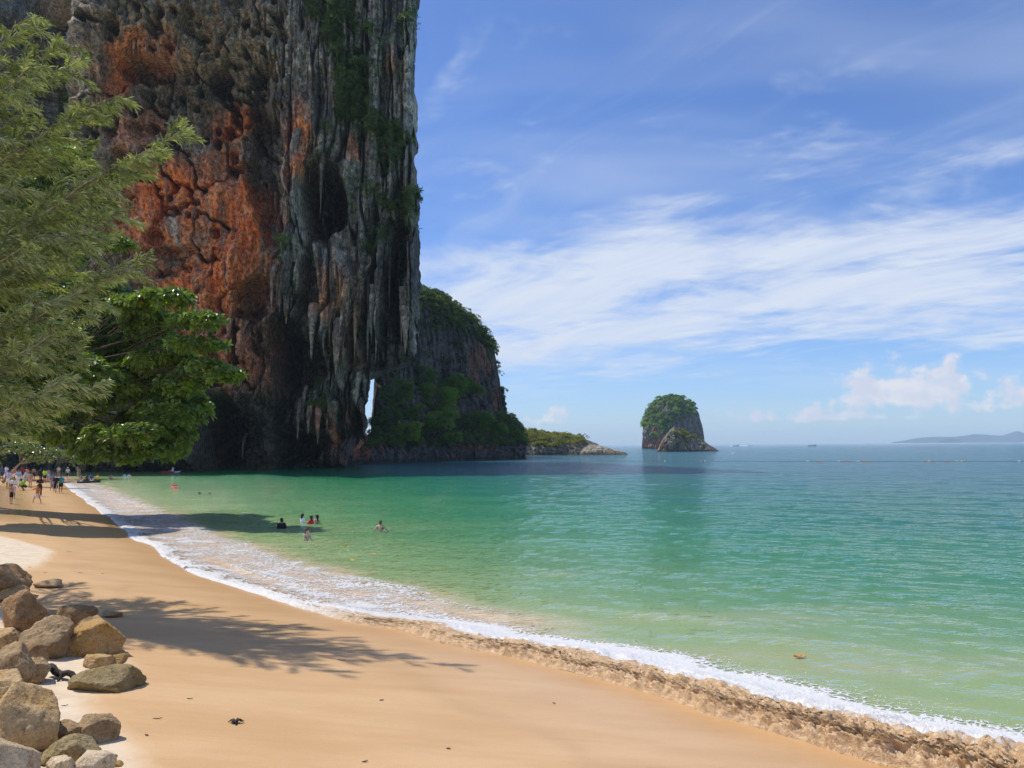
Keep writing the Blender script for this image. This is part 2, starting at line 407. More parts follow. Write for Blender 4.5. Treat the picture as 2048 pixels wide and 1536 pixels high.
def build_beach():
    Yr = np.concatenate([np.linspace(-30, 4, 30), np.geomspace(4.2, 150, 260)])
    sc = np.concatenate([np.linspace(-90, -8, 24), np.linspace(-7.5, 30, 240), np.linspace(30.6, 110, 60)])
    Yg, Sg = np.meshgrid(Yr, sc, indexing='ij')
    Xg = shore_x(Yg) - Sg / np.interp(Yg, _ty, _cs)
    Zg = beach_z(Xg, Yg)
    V = np.stack([Xg, Yg, Zg], -1).reshape(-1, 3)
    s = Sg.ravel(); X = Xg.ravel(); Y = Yg.ravel()
    # the dry sand lies above the last high swash; the line is scalloped and sits further up in the distance
    line = np.interp(Y, [0, 8, 11.5, 14, 17, 20, 23, 26, 28, 30, 32, 36, 45, 60, 90, 150], [7.8, 7.8, 7.6, 6.9, 6.3, 6.2, 5.4, 4.0, 3.7, 3.7, 4.7, 6.6, 8.5, 10, 10, 9]) + 0.5 * fbm(X * 0.22, Y * 0.22, 0.5, 3, 31)
    dry = sstep(-0.25, 0.25, s - line)
    film = sstep(4.5, 0.2, s) * 0.5 + sstep(36, 46, Y) * sstep(90, 74, Y) * sstep(2.5, 5.0, s) * 0.95 * (1 - dry)
    me = np_mesh('beach', V, grid_faces(len(Yr), len(sc)), floats={'dry': dry, 'film': np.clip(film, 0, 1), 'sdist': s})
    m, nt, out = mat('beach_sand'); q = NT(nt)
    P = q.pos(); dryn = q.attr('dry'); film_ = q.attr('film')
    big = q.noise(q.mapping(P, scale=(0.5, 1.4, 1), rot=(0, 0, 0.7)), 0.7, 4, 0.55)
    streak = q.noise(q.mapping(P, scale=(0.25, 2.6, 1), rot=(0, 0, 0.9)), 1.2, 4, 0.6, 0.4)
    wet = q.mix(q.rng(big, 0.3, 0.7), C(0.55, 0.335, 0.155), C(0.62, 0.395, 0.200))
    wet = q.mix(q.math('MULTIPLY', q.rng(streak, 0.42, 0.75), 0.35), wet, C(0.50, 0.30, 0.14))
    dryc = q.mix(q.rng(q.noise(P, 3.0, 5, 0.6), 0.3, 0.7), C(0.60, 0.47, 0.32), C(0.70, 0.58, 0.42))
    wet = q.mix(q.rng(q.attr('sdist'), 1.6, 0.1, 0.0, 0.45), wet, C(0.50, 0.27, 0.105))
    tide = q.math('ABSOLUTE', q.math('SUBTRACT', q.math('ADD', q.attr('sdist'), q.math('MULTIPLY', q.noise(P, 0.45, 3, 0.5), 3.0)), 4.6))
    wet = q.mix(q.rng(tide, 0.0, 0.55, 0.16, 0.0), wet, C(0.34, 0.20, 0.09))
    c = q.mix(dryn, wet, dryc)
    g1 = q.noise(P, 95.0, 2, 0.7); g2 = q.noise(P, 240.0, 2, 0.7)
    grain = q.rng(g1, 0.25, 0.75, 0.90, 1.10)
    cm = q.n('ShaderNodeCombineXYZ'); [q.link(grain, cm.inputs[i]) for i in range(3)]
    c = q.mix(1.0, c, cm.outputs[0], 'MULTIPLY')
    spark = q.rng(q.voro(P, 70.0, 'F1', 1), 0.965, 0.99)   # glitter of the sand, put into the colour as pale specks
    c = q.mix(q.math('MULTIPLY', spark, 0.5), c, C(0.85, 0.78, 0.66))
    dk = q.rng(q.noise(P, 38.0, 2, 0.5), 0.76, 0.80)
    c = q.mix(q.math('MULTIPLY', dk, 0.6), c, C(0.16, 0.10, 0.06))
    p = q.n('ShaderNodeBsdfPrincipled'); q.link(c, p.inputs['Base Color'])
    rough = q.math('ADD', q.math('MULTIPLY', dryn, 0.35), 0.55)
    rough = q.math('SUBTRACT', rough, q.math('MULTIPLY', film_, 0.40))
    q.link(rough, p.inputs['Roughness']); p.inputs['Specular IOR Level'].default_value = 0.35
    h = q.math('ADD', q.math('ADD', q.math('MULTIPLY', streak, 0.6), q.math('MULTIPLY', big, 0.9)), q.math('ADD', q.math('MULTIPLY', g1, 0.03), q.math('MULTIPLY', g2, 0.02)))
    foot = q.rng(q.voro(P, 2.6), 0.0, 0.28)
    h = q.math('ADD', h, q.math('MULTIPLY', q.math('MULTIPLY', foot, dryn), 0.5))
    q.link(q.bump(h, 0.45, 0.10), p.inputs['Normal']); q.link(p.outputs[0], out.inputs[0])
    o = link_mesh('beach', me, m); tag(o, kind='structure', label='orange tan sand beach sloping down to the sea', cat='beach')

def wave_h(X, Y):
    r = np.sqrt(X * X + Y * Y)
    # wind ripples run roughly along the shore
    a = math.radians(-32); u = X * math.cos(a) + Y * math.sin(a); v = -X * math.sin(a) + Y * math.cos(a)
    k = np.clip(1.0 - (r - 60) / 160, 0, 1)
    w = 0.070 * fbm(u * 0.22, v * 0.55, 0.2, 3, 41) + 0.048 * fbm(u * 0.8, v * 2.0, 0.7, 2, 47)
    swell = 0.05 * np.sin(v * 0.8 + 2.2 * fbm(u * 0.06, v * 0.06, 0.1, 2, 55))
    return (w + swell * 0.5) * k
def build_sea():
    ang = np.radians(np.concatenate([np.linspace(-180, -44, 24)[:-1], np.linspace(-44, 44, 450), np.linspace(44, 180, 24)[1:]]))
    rad = np.concatenate([[0.5, 2.0], np.geomspace(4, 160, 290), np.geomspace(164, 9000, 110)])
    R, A = np.meshgrid(rad, ang, indexing='ij')
    X = R * np.sin(A); Y = R * np.cos(A)
    s = shore_s(X, Y); depth = -np.minimum(0.085 * s, 7)
    damp = np.clip(depth / 0.5, 0.12, 1)
    Z = wave_h(X, Y) * damp
    # a low second swell just outside the break
    Z += 0.10 * np.exp(-((s + 5.2 + 0.8 * fbm(X * 0.15, Y * 0.15, 0.4, 2, 3)) / 0.8) ** 2) * sstep(34, 14, Y) * (Y > 0)
    V = np.stack([X, Y, Z], -1).reshape(-1, 3)
    me = np_mesh('sea', V, grid_faces(len(rad), len(ang)), floats={'sdist': -s.ravel(), 'murk': sstep(0.0, 0.9, -s).ravel(), 'sandy': (1 - sstep(np.interp(Y, [0, 14, 20, 28, 100], [0.0, 0.3, 1.8, 2.6, 2.0]), np.interp(Y, [0, 14, 20, 28, 100], [0.9, 1.5, 4.2, 5.0, 4.4]), -s + 0.9 * fbm(X * 0.5, Y * 0.5, 0.3, 3, 77))).ravel()})
    m, nt, out = mat('sea_water'); q = NT(nt)
    P = q.pos(); sd = q.attr('sdist')
    patch = q.math('MULTIPLY', q.math('SUBTRACT', q.noise(q.mapping(P, scale=(0.06, 0.16, 1), rot=(0, 0, 0.55)), 1.0, 4, 0.55), 0.5), 1.0)
    sdn = q.math('MULTIPLY', sd, q.math('ADD', 1.0, q.math('MULTIPLY', patch, 1.1)))
    ramp = q.n('ShaderNodeValToRGB'); q.link(q.math('DIVIDE', sdn, 100.0, clamp=True), ramp.inputs[0])
    cr = ramp.color_ramp; cr.interpolation = 'B_SPLINE'
    stops = [(0.0, (0.33, 0.35, 0.16)), (0.045, (0.23, 0.32, 0.125)), (0.10, (0.095, 0.225, 0.078)), (0.19, (0.024, 0.175, 0.058)), (0.33, (0.005, 0.130, 0.054)), (0.6, (0.010, 0.110, 0.082)), (1.0, (0.022, 0.105, 0.125))]
    while len(cr.elements) < len(stops): cr.elements.new(0.5)
    for e, (po, c) in zip(cr.elements, stops): e.position = po; e.color = C(*c)
    # sand stirred up by the waves, drifting in clouds off the beach
    silt = q.math('MULTIPLY', q.rng(q.noise(q.mapping(P, scale=(0.10, 0.35, 1), rot=(0, 0, -0.55)), 1.0, 5, 0.6), 0.50, 0.72), q.rng(sd, 16.0, 3.0))
    col = q.mix(q.math('MULTIPLY', silt, 0.45), ramp.outputs[0], C(0.40, 0.34, 0.19))
    col = q.mix(q.attr('sandy'), col, q.mix(q.rng(q.noise(P, 1.6, 4, 0.6), 0.35, 0.65), C(0.56, 0.40, 0.25), C(0.70, 0.53, 0.37)))
    dif = q.n('ShaderNodeBsdfDiffuse'); q.link(col, dif.inputs[0])
    tr = q.n('ShaderNodeBsdfTransparent'); tr.inputs[0].default_value = C(0.98, 0.99, 0.97)
    al = q.attr('murk')
    body = q.n('ShaderNodeMixShader'); q.link(al, body.inputs[0]); q.link(tr.outputs[0], body.inputs[1]); q.link(dif.outputs[0], body.inputs[2])
    # ripples
    Q1 = q.mapping(P, scale=(1.0, 2.6, 1), rot=(0, 0, math.radians(-18)))
    r1 = q.noise(Q1, 0.75, 3, 0.55, 0.6); r2 = q.noise(q.mapping(P, scale=(1.0, 2.2, 1), rot=(0, 0, math.radians(12))), 2.6, 3, 0.55, 0.5)
    r3 = q.noise(q.mapping(P, scale=(1, 1.6, 1)), 8.0, 2, 0.5)
    h = q.math('ADD', q.math('ADD', q.math('MULTIPLY', r1, 0.8), q.math('MULTIPLY', r2, 0.75)), q.math('MULTIPLY', r3, 0.10))
    bn = q.bump(h, 1.0, 0.25)
    fr = q.n('ShaderNodeFresnel'); fr.inputs['IOR'].default_value = 1.33; q.link(q.bump(h, 1.0, 0.15), fr.inputs['Normal'])
    gl = q.n('ShaderNodeBsdfGlossy'); gl.inputs['Roughness'].default_value = 0.06; q.link(bn, gl.inputs['Normal'])
    gl.inputs['Color'].default_value = C(0.95, 0.97, 1.0)
    fac = q.math('MULTIPLY', fr.outputs[0], 1.0, clamp=True)
    ms = q.n('ShaderNodeMixShader'); q.link(fac, ms.inputs[0]); q.link(body.outputs[0], ms.inputs[1]); q.link(gl.outputs[0], ms.inputs[2])
    q.link(ms.outputs[0], out.inputs[0])
    o = link_mesh('sea', me, m); tag(o, kind='structure', label='green shallow sea turning grey blue towards the horizon', cat='sea')

def build_surf():
    Y = np.geomspace(6.0, 95, 1100)
    s = np.concatenate([np.linspace(0.20, -0.24, 60), np.linspace(-0.26, -0.7, 30), np.linspace(-0.74, -3.2, 62), np.linspace(-3.3, -9.0, 50)])
    Yg, Sg = np.meshgrid(Y, s, indexing='ij')
    cusp = 0.22 * fbm(Yg * 0.35, 0.2, 0.0, 3, 61) + 0.06 * fbm(Yg * 1.9, 0.2, 0.0, 2, 66)
    Sg2 = Sg + cusp
    Xg = shore_x(Yg) - Sg2 / np.interp(Yg, _ty, _cs)
    B = np.interp(Yg, [6, 9, 11, 13, 15, 18, 21, 24, 35, 60, 95], [0.36, 0.34, 0.31, 0.27, 0.20, 0.13, 0.08, 0.05, 0.06, 0.07, 0.02])
    B = B * (1 + 0.35 * fbm(Yg * 0.8, 0.7, 0.0, 2, 71))
    W = 0.75 + B * 4.2                                        # how far the roller reaches back
    rise = sstep(0.05, -0.10, Sg + 0.06 * fbm(Yg * 5.0, 0.4, 0.0, 3, 77))
    back = sstep(-W * 1.25, -W * 0.35, Sg)
    base = np.maximum(beach_z(Xg, Yg), 0.0) + 0.012 + np.where(Sg2 < -1.5, wave_h(Xg, Yg), 0) * np.clip(-Sg2 * 0.085 / 0.5, 0.12, 1)
    base += 0.10 * np.exp(-((Sg2 + 5.2 + 0.8 * fbm(Xg * 0.15, Yg * 0.15, 0.4, 2, 3)) / 0.8) ** 2) * sstep(34, 14, Yg)
    prof = B * rise * back
    l1 = fbm(Xg * 4.0, Yg * 4.0, prof * 6, 3, 81); l2 = fbm(Xg * 11.0, Yg * 11.0, prof * 14, 3, 85, ridge=True); l3 = fbm(Xg * 24, Yg * 24, prof * 20, 3, 88, ridge=True)
    amp = np.clip(B / 0.3, 0.12, 1.2) * rise * back
    Zg = base + prof * (0.85 + 0.25 * l1) + amp * (0.04 * l1 + 0.060 * l2 + 0.045 * l3) + np.clip(B / 0.3, 0, 1.2) * back * np.sqrt(rise) * (1 - rise) * (0.08 * l2 + 0.09 * l3)
    # lumps lean out over the sand on the front face
    front = sstep(-0.9, -0.05, Sg) * rise
    push = np.clip(B / 0.3, 0.1, 1.2) * back * front * np.sqrt(rise) * (0.10 * l1 + 0.08 * l2 + 0.06 * l3 - 0.02)
    n = np.interp(Yg, _ty, _cs)
    Xg = Xg - push * n; Yg2 = Yg - push * np.sqrt(np.clip(1 - n * n, 0, 1))
    bz = beach_z(Xg, Yg2); Zg = np.maximum(Zg, bz + 0.006); Zg = np.where(Sg > 0.055 + 0.03 * l1, bz - 0.03, Zg)
    near = sstep(24, 17, Yg)
    # foam cover
    f1 = fbm(Yg * 1.3 + Sg * 0.5, Sg * 1.6, 0.1, 4, 91); f2 = fbm(Xg * 5, Yg * 5, 0.3, 3, 95, ridge=True)
    edge = sstep(-0.35 - 0.016 * Yg - 0.5 * np.clip(f1 + 0.2, 0, 1), -0.05, Sg) * sstep(0.16, 0.02, Sg) * np.clip(0.75 + 0.6 * f1 + 0.4 * f2, 0.35, 1)
    lace = sstep(-4.2, -2.5, Sg + 0.8 * f1) * (0.33 + 0.42 * f1 + 0.26 * f2)
    rib = np.exp(-((Sg + 3.3 + 0.7 * f1) / 0.6) ** 2) * sstep(85, 30, Yg) * 0.42
    crest = np.exp(-((Sg + W * 0.9 + 0.3 * f1) / (0.38 + 0.36 * W)) ** 2) * 1.0
    foam_far = np.maximum(edge * 1.05, np.maximum(lace, lace * 0.4 + rib))
    foam_near = np.maximum(np.maximum(sstep(-W * 0.95, -W * 0.6, Sg) * 1.2, crest), 0.62 * sstep(-W - 1.0, -W * 0.8, Sg + 0.5 * f1) * (0.55 + 0.6 * f1 + 0.3 * f2))
    foam = foam_far * (1 - near) + foam_near * near
    foam *= np.maximum(near, sstep(0.2, 0.02, Sg))
    # colour: churned sand on the front of the roller, white behind
    white_near = sstep(-W * 0.24, -W * 0.55, Sg + 0.30 * f1 + 0.18 * l2) * 0.92 + 0.08
    white_near = np.maximum(white_near, 0.35 * sstep(0.55, 0.9, l2) * near)
    white_far = 1.0 + 0.2 * f1
    wh = np.clip(white_far * (1 - near) + white_near * near, 0, 1)
    V = np.stack([Xg, Yg2, Zg], -1).reshape(-1, 3)
    F = grid_faces(len(Y), len(s))
    keep = foam.ravel()[F].max(1) > 0.02
    me = np_mesh('surf', V, F[keep], floats={'foam': foam.ravel(), 'white': wh.ravel()})
    m, nt, out = mat('surf_foam'); q = NT(nt)
    P = q.pos(); fo = q.attr('foam'); w_ = q.attr('white')
    na = q.noise(q.mapping(P, scale=(1, 1, 0.4)), 7.0, 5, 0.65, 0.8); nb = q.voro(q.vmath('ADD', P, q.vmath('MULTIPLY', q.noise(P, 4.0, 3, 0.5, 0, 1), (0.5, 0.5, 0.5))), 5.0, 'DISTANCE_TO_EDGE')
    lacen = q.math('ADD', q.math('MULTIPLY', na, 0.75), q.math('MULTIPLY', q.rng(nb, 0.0, 0.16, 1.0, 0.0), 0.38))
    a = q.rng(q.math('ADD', lacen, q.math('MULTIPLY', fo, 1.0)), 0.86, 1.06)
    nf = q.noise(P, 30.0, 4, 0.7)
    white = q.mix(q.rng(nf, 0.3, 0.7), C(0.70, 0.66, 0.62), C(0.90, 0.89, 0.87))
    brown = q.mix(q.rng(q.noise(P, 9.0, 5, 0.65), 0.32, 0.68), C(0.45, 0.275, 0.125), C(0.70, 0.48, 0.275))
    c = q.mix(q.rng(q.math('ADD', w_, q.math('MULTIPLY', q.math('SUBTRACT', na, 0.5), 0.7)), 0.25, 0.75), brown, white)
    p = q.n('ShaderNodeBsdfPrincipled'); q.link(c, p.inputs['Base Color']); p.inputs['Roughness'].default_value = 0.30
    p.inputs['Specular IOR Level'].default_value = 0.4
    q.link(q.bump(q.math('ADD', na, q.math('MULTIPLY', nf, 0.5)), 0.9, 0.05), p.inputs['Normal'])
    tr = q.n('ShaderNodeBsdfTransparent'); ms = q.n('ShaderNodeMixShader')
    q.link(a, ms.inputs[0]); q.link(tr.outputs[0], ms.inputs[1]); q.link(p.outputs[0], ms.inputs[2]); q.link(ms.outputs[0], out.inputs[0])
    o = link_mesh('surf', me, m); tag(o, 'white foam and churned brown sand of the small wave breaking on the beach', 'surf', kind='stuff')
    # thrown droplets along the crest of the roller
    rng = np.random.default_rng(5); n = 700
    yy = rng.uniform(8.5, 19, n); ss = -np.interp(yy, [8, 19], [1.9, 1.0]) + rng.normal(0, 0.28, n)
    xx = shore_x(yy) - ss / np.interp(yy, _ty, _cs); zz = np.interp(yy, [8, 19], [0.42, 0.14]) + np.abs(rng.normal(0, 0.06, n))
    r = rng.uniform(0.003, 0.010, n)
    o6 = np.array([(1,0,0),(-1,0,0),(0,1,0),(0,-1,0),(0,0,1),(0,0,-1)], float)
    V = np.stack([xx, yy, zz], -1)[:, None] + o6[None] * r[:, None, None]
    f8 = np.array([(0,2,4),(2,1,4),(1,3,4),(3,0,4),(2,0,5),(1,2,5),(3,1,5),(0,3,5)])
    F = (np.arange(n)[:, None, None] * 6 + f8[None]).reshape(-1, 3)
    o = link_mesh('spray', np_mesh('spray', V.reshape(-1, 3), F), plain_mat('spray_white', (0.85, 0.87, 0.88), 0.2, 0.05)); tag(o, 'fine white droplets thrown up along the breaking wave', 'spray', kind='stuff')
build_beach(); build_sea(); build_surf()
# ------------------------------------------------------------------ the great limestone cliff
CY = 135.0
def ell(px, py, cx, cy, rx, ry): return np.sqrt(((px - cx) / rx) ** 2 + ((py - cy) / ry) ** 2)
def blob(px, py, lst, soft=0.35):
    o = np.zeros_like(px)
    for (cx, cy, rx, ry, a) in lst: o = np.maximum(o, a * sstep(1 + soft, 1 - soft, ell(px, py, cx, cy, rx, ry)))
    return o
EDGE_PY = [-700, 0, 60, 130, 250, 280, 300, 330, 450, 580, 680, 722, 733, 745, 760, 800, 850, 870, 900, 960]
EDGE_PX = [820, 832, 829, 826, 829, 832, 824, 829, 836, 840, 835, 829, 792, 748, 737, 734, 737, 728, 705, 690]
YEND = [(540, 560), (556, 575), (575, 600), (590, 585), (600, 660), (610, 500), (630, 470), (642, 590), (655, 700), (668, 640), (690, 770), (700, 690), (712, 620), (722, 725), (734, 560), (750, 540), (762, 700), (772, 620),
        (785, 470), (800, 520), (808, 640), (818, 700), (830, 722), (845, 720)]
COLUMNS = [(575, 330, 600, 26, 4.5), (596, 350, 660, 13, 3), (655, 520, 700, 28, 4), (690, 540, 770, 15, 4.5), (721, 430, 722, 8, 3), (762, 440, 695, 9, 2.5), (828, 300, 722, 12, 3.0), (640, 230, 345, 24, 3.5),
           (600, 210, 400, 26, 3), (664, 735, 885, 19, 6), (640, 760, 870, 12, 4), (700, 760, 850, 25, 3.5), (480, 640, 760, 12, 3), (460, 480, 640, 18, 2.0), (395, 560, 800, 22, 2.5), (430, 380, 560, 30, 2), (740, 100, 440, 16, 1.6), (780, 60, 420, 12, 1.4), (812, 20, 400, 9, 1.6), (560, 230, 330, 14, 2.5)]
HOLES = [(648, 412, 42, 78, 15), (800, 560, 16, 110, 8), (745, 600, 10, 80, 6), (604, 735, 40, 55, 9), (468, 690, 10, 46, 7), (272, 136, 52, 24, 6), (246, 118, 14, 34, 4), (430, 165, 20, 24, 6), (428, 293, 13, 12, 4), (392, 281, 11, 12, 4),
         (421, 264, 6, 12, 3), (440, 268, 8, 14, 3), (386, 180, 6, 9, 3), (291, 186, 7, 12, 3), (345, 286, 8, 8, 3), (472, 340, 26, 9, 4), (528, 330, 34, 110, 5), (545, 420, 26, 70, 4), (320, 190, 5, 7, 2), (306, 205, 6, 6, 2), (525, 290, 8, 8, 3),
         (520, 600, 36, 46, 4), (330, 500, 60, 12, 3), (300, 470, 22, 18, 3), (430, 470, 10, 12, 2), (345, 360, 6, 6, 2), (290, 60, 14, 20, 3), (355, 40, 18, 30, 3), (480, 55, 8, 12, 3), (460, 860, 38, 66, 14), (600, 890, 50, 34, 12), (715, 870, 14, 50, 8), (560, 690, 14, 50, 3),
         (230, 330, 26, 30, 3), (205, 250, 18, 20, 4), (420, 740, 14, 40, 3), (270, 260, 30, 14, 3), (510, 230, 30, 14, 3), (195, 60, 12, 26, 3)]
CL = {}
def cliff_depth(px, py):
    """metres the face stands behind the plane CY at a point of the face"""
    wx = 14 * fbm(px * 0.012, py * 0.012, 0.0, 3, 101); wy = 14 * fbm(px * 0.012, py * 0.012, 7.0, 3, 103)
    qx = px + wx + 4 * fbm(px * 0.06, py * 0.06, 2.0, 2, 105); qy = py + wy + 4 * fbm(px * 0.06, py * 0.06, 3.0, 2, 106)
    D = np.zeros_like(px)
    D += 26 * sstep(150, 85, qx) - 14 * sstep(30, -60, qx)
    D += 5 * sstep(560, 420, qx) * sstep(900, 200, py)                       # the red wall lies back from the right buttress
    D += -7 * sstep(520, 330, qx) * sstep(190, 60, qy)                        # the brow above the red wall
    D += 5.5 * sstep(230, 300, qx) * sstep(130, 180, qy + 20) * sstep(560, 500, qx) * sstep(330, 250, qy)
    ye = np.interp(px, [a for a, b in YEND], [b for a, b in YEND]) + 16 * fbm(px * 0.09, 0.3, 0.0, 2, 111)
    right = sstep(545, 570, qx)
    D += 9 * sstep(-6, 14, py - ye) * right
    D += 20 * sstep(780, 905, py + 30 * fbm(px * 0.02, py * 0.02, 0.0, 3, 113)) * sstep(385, 440, qx)
    D += 9 * sstep(850, 925, py) * sstep(400, 360, qx)
    D += -6 * blob(qx, qy, [(300, 905, 78, 26, 1.0), (585, 870, 50, 40, 0.8), (690, 910, 50, 26, 0.9)], 0.4)
    D += np.maximum(blob(qx, qy, [(a, b, c, d, 1.6 * e) for a, b, c, d, e in HOLES], 0.25), 0)
    hx = np.floor(px / 34); hy = np.floor(py / 30)                             # scattered solution pockets
    jx = (hx + 0.5 + 0.35 * _hash(hx, hy, hx * 0, 7)) * 34; jy = (hy + 0.5 + 0.35 * _hash(hx, hy, hx * 0, 8)) * 30
    rr = 5 + 4.5 * _hash(hx, hy, hx * 0, 9)
    pk = sstep(1.3, 0.7, np.sqrt((qx - jx) ** 2 + (0.7 * (qy - jy)) ** 2) / np.maximum(rr, 0.1)) * (rr > 6.2) * sstep(590, 520, px) * sstep(420, 330, py)
    D += 5.0 * pk * sstep(0.0, 0.3, fbm(px * 0.015, py * 0.015, 8.0, 2, 177) + 0.1)
    crk = np.abs(fbm(px * 0.017, py * 0.015, 5.0, 4, 171)); crv = np.abs(fbm(px * 0.055, py * 0.0055, 6.0, 3, 173)); rw0 = sstep(470, 600, qx)
    D += 5.5 * sstep(0.11, 0.0, crk) * (1 - rw0) * sstep(0.0, 0.25, fbm(px * 0.008, py * 0.008, 2.0, 2, 175) + 0.1) + 5.5 * sstep(0.12, 0.0, crv) * rw0
    for (cx, y0, y1, hw, am) in COLUMNS:
        t = np.clip((py - y0) / (y1 - y0), 0, 1); w = hw * (1 - 0.72 * t ** 1.8)
        sx = cx + 3 * fbm(py * 0.02, cx * 1.0, 0.0, 2, 117)
        prof = np.clip(1 - ((px - sx) / w) ** 2, 0, 1) ** 0.6
        D -= am * prof * sstep(y0 - 40, y0 + 30, py) * sstep(y1 + 3, y1 - 8, py)
    flute = fbm(px * 0.055, py * 0.0045, 0.0, 4, 121, ridge=True); fl2 = fbm(px * 0.17, py * 0.011, 0.0, 3, 125, ridge=True)
    rightw = sstep(470, 600, qx)
    D -= rightw * (1.5 * flute + 0.65 * fl2)
    D -= (1 - rightw) * (0.7 * fbm(px * 0.05, py * 0.012, 0.0, 3, 131, ridge=True) + 0.25 * fl2)
    D -= 4.2 * fbm(px * 0.013, py * 0.011, 1.0, 4, 141) * (1 - 0.45 * rightw)
    calm = 1 - 0.62 * blob(qx, qy, RED, 0.4)
    D -= calm * 2.6 * fbm(px * 0.03 + 0.02 * py * rightw, py * 0.026, 4.0, 4, 143, ridge=True) * (1 - 0.6 * rightw)
    D -= calm * 1.6 * fbm(px * 0.065, py * 0.04, 1.0, 4, 145, ridge=True) * (1 - 0.6 * rightw)
    D -= 0.35 * fbm(px * 0.16, py * 0.12, 1.0, 2, 149)
    return D
RED = [(300, 440, 100, 70, 0.9), (380, 590, 90, 50, 0.85), (430, 700, 60, 70, 0.7), (520, 560, 40, 60, 0.6), (520, 700, 60, 80, 0.55), (320, 385, 95, 62, 1), (395, 400, 60, 60, 0.8), (475, 445, 78, 85, 1), (430, 540, 85, 55, 0.9), (210, 160, 28, 70, 0.8), (275, 100, 60, 34, 0.5), (450, 250, 52, 40, 0.85), (440, 330, 50, 30, 0.6), (588, 290, 26, 85, 0.75), (440, 630, 60, 80, 0.75), (390, 640, 26, 90, 0.75),
       (650, 590, 26, 60, 0.4), (690, 860, 45, 50, 0.55), (725, 900, 40, 22, 0.9), (310, 890, 70, 16, 0.8), (560, 760, 60, 40, 0.45), (785, 120, 10, 26, 0.6), (706, 300, 26, 24, 0.5), (480, 740, 50, 70, 0.5), (250, 250, 60, 50, 0.4), (400, 730, 30, 70, 0.6), (705, 660, 20, 80, 0.35), (330, 560, 60, 30, 0.5)]
TAN = [(500, 330, 60, 90, 1), (380, 470, 50, 60, 0.5), (340, 60, 200, 70, 0.8), (400, 200, 180, 80, 0.35), (620, 300, 26, 120, 0.8), (650, 520, 30, 70, 0.8), (690, 640, 50, 110, 0.7), (330, 540, 70, 60, 0.9), (470, 640, 80, 120, 0.6), (640, 740, 90, 80, 0.5), (300, 900, 80, 30, 0.7)]
RECESS_SHADE = [(530, 330, 40, 150, 0.8), (480, 190, 110, 60, 0.45), (360, 180, 80, 50, 0.5), (545, 620, 45, 90, 0.8), (520, 860, 130, 90, 0.9), (420, 900, 200, 60, 0.8), (800, 600, 40, 130, 0.6), (600, 730, 50, 80, 0.8), (720, 830, 40, 80, 0.6), (648, 410, 45, 80, 0.7)]  # shade of the caves and recesses, put into the rock colour
def cliff_color(px, py):
    wx = 26 * fbm(px * 0.02, py * 0.012, 0.0, 4, 201); wy = 26 * fbm(px * 0.02, py * 0.012, 5.0, 4, 203)
    qx = px + wx; qy = py + wy
    n = fbm(px * 0.03, py * 0.02, 0.0, 4, 211) ; st = fbm(px * 0.11, py * 0.009, 0.0, 4, 215); st2 = fbm(px * 0.05, py * 0.006, 3.0, 4, 217); sp = fbm(px * 0.12, py * 0.10, 0.0, 3, 219)
    def L(a): return np.array(a)[None, :]
    grey = L((0.175, 0.160, 0.132)) + 0 * px[:, None]
    blue = L((0.150, 0.150, 0.140))
    rw = sstep(520, 600, qx)[:, None]
    c = grey * (1 - rw) + blue * rw
    c = c * (1 + 0.45 * n[:, None] + 0.35 * sp[:, None])
    def mixc(c, m, col): m = np.clip(m, 0, 1)[:, None]; return c * (1 - m) + L(col) * m
    c = mixc(c, blob(qx, qy, TAN, 0.5) * sstep(-0.35, 0.25, st + 0.5 * sp) * 0.8, (0.30, 0.225, 0.155))
    red = blob(qx, qy, RED, 0.45)
    rn = 0.5 * n + 0.6 * st2 + 0.45 * sp
    c = mixc(c, red * sstep(-0.75, -0.15, rn), (0.44, 0.130, 0.040))
    c = mixc(c, red * sstep(0.12, 0.5, n + 0.6 * sp) * 0.75, (0.52, 0.21, 0.065))
    c = mixc(c, red * sstep(0.15, 0.55, st - 0.4 * sp) * 0.65, (0.27, 0.20, 0.15))
    c = mixc(c, blob(qx, qy, RECESS_SHADE, 0.5) * (0.55 + 0.4 * sstep(-0.3, 0.4, st2 + sp)), (0.026, 0.026, 0.026))  # darkens caves and recesses by colour
    # black algae running down, white calcite streaks
    c = mixc(c, sstep(0.10, 0.34, st) * (0.35 + 0.50 * rw[:, 0]), (0.045, 0.048, 0.052))
    c = mixc(c, sstep(0.20, 0.50, -st + 0.3 * sp) * (0.24 + 0.55 * rw[:, 0]), (0.33, 0.305, 0.265))
    c = mixc(c, blob(qx, qy, [(338, 470, 7, 40, 1), (455, 550, 6, 40, 0.7), (510, 520, 5, 50, 0.5), (388, 500, 6, 30, 0.6), (372, 90, 6, 80, 0.6), (520, 90, 5, 100, 0.5), (560, 70, 8, 60, 0.4)], 0.5) * sstep(-0.3, 0.2, st), (0.27, 0.25, 0.23))
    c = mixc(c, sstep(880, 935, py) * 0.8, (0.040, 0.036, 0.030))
    c = mixc(c, sstep(0.3, 0.6, fbm(px * 0.02, py * 0.014, 9.0, 3, 231)) * sstep(560, 640, qx) * 0.5, (0.055, 0.075, 0.035))
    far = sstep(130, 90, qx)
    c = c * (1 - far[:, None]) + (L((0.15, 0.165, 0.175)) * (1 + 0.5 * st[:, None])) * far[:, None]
    return np.clip(c, 0.012, 0.7)
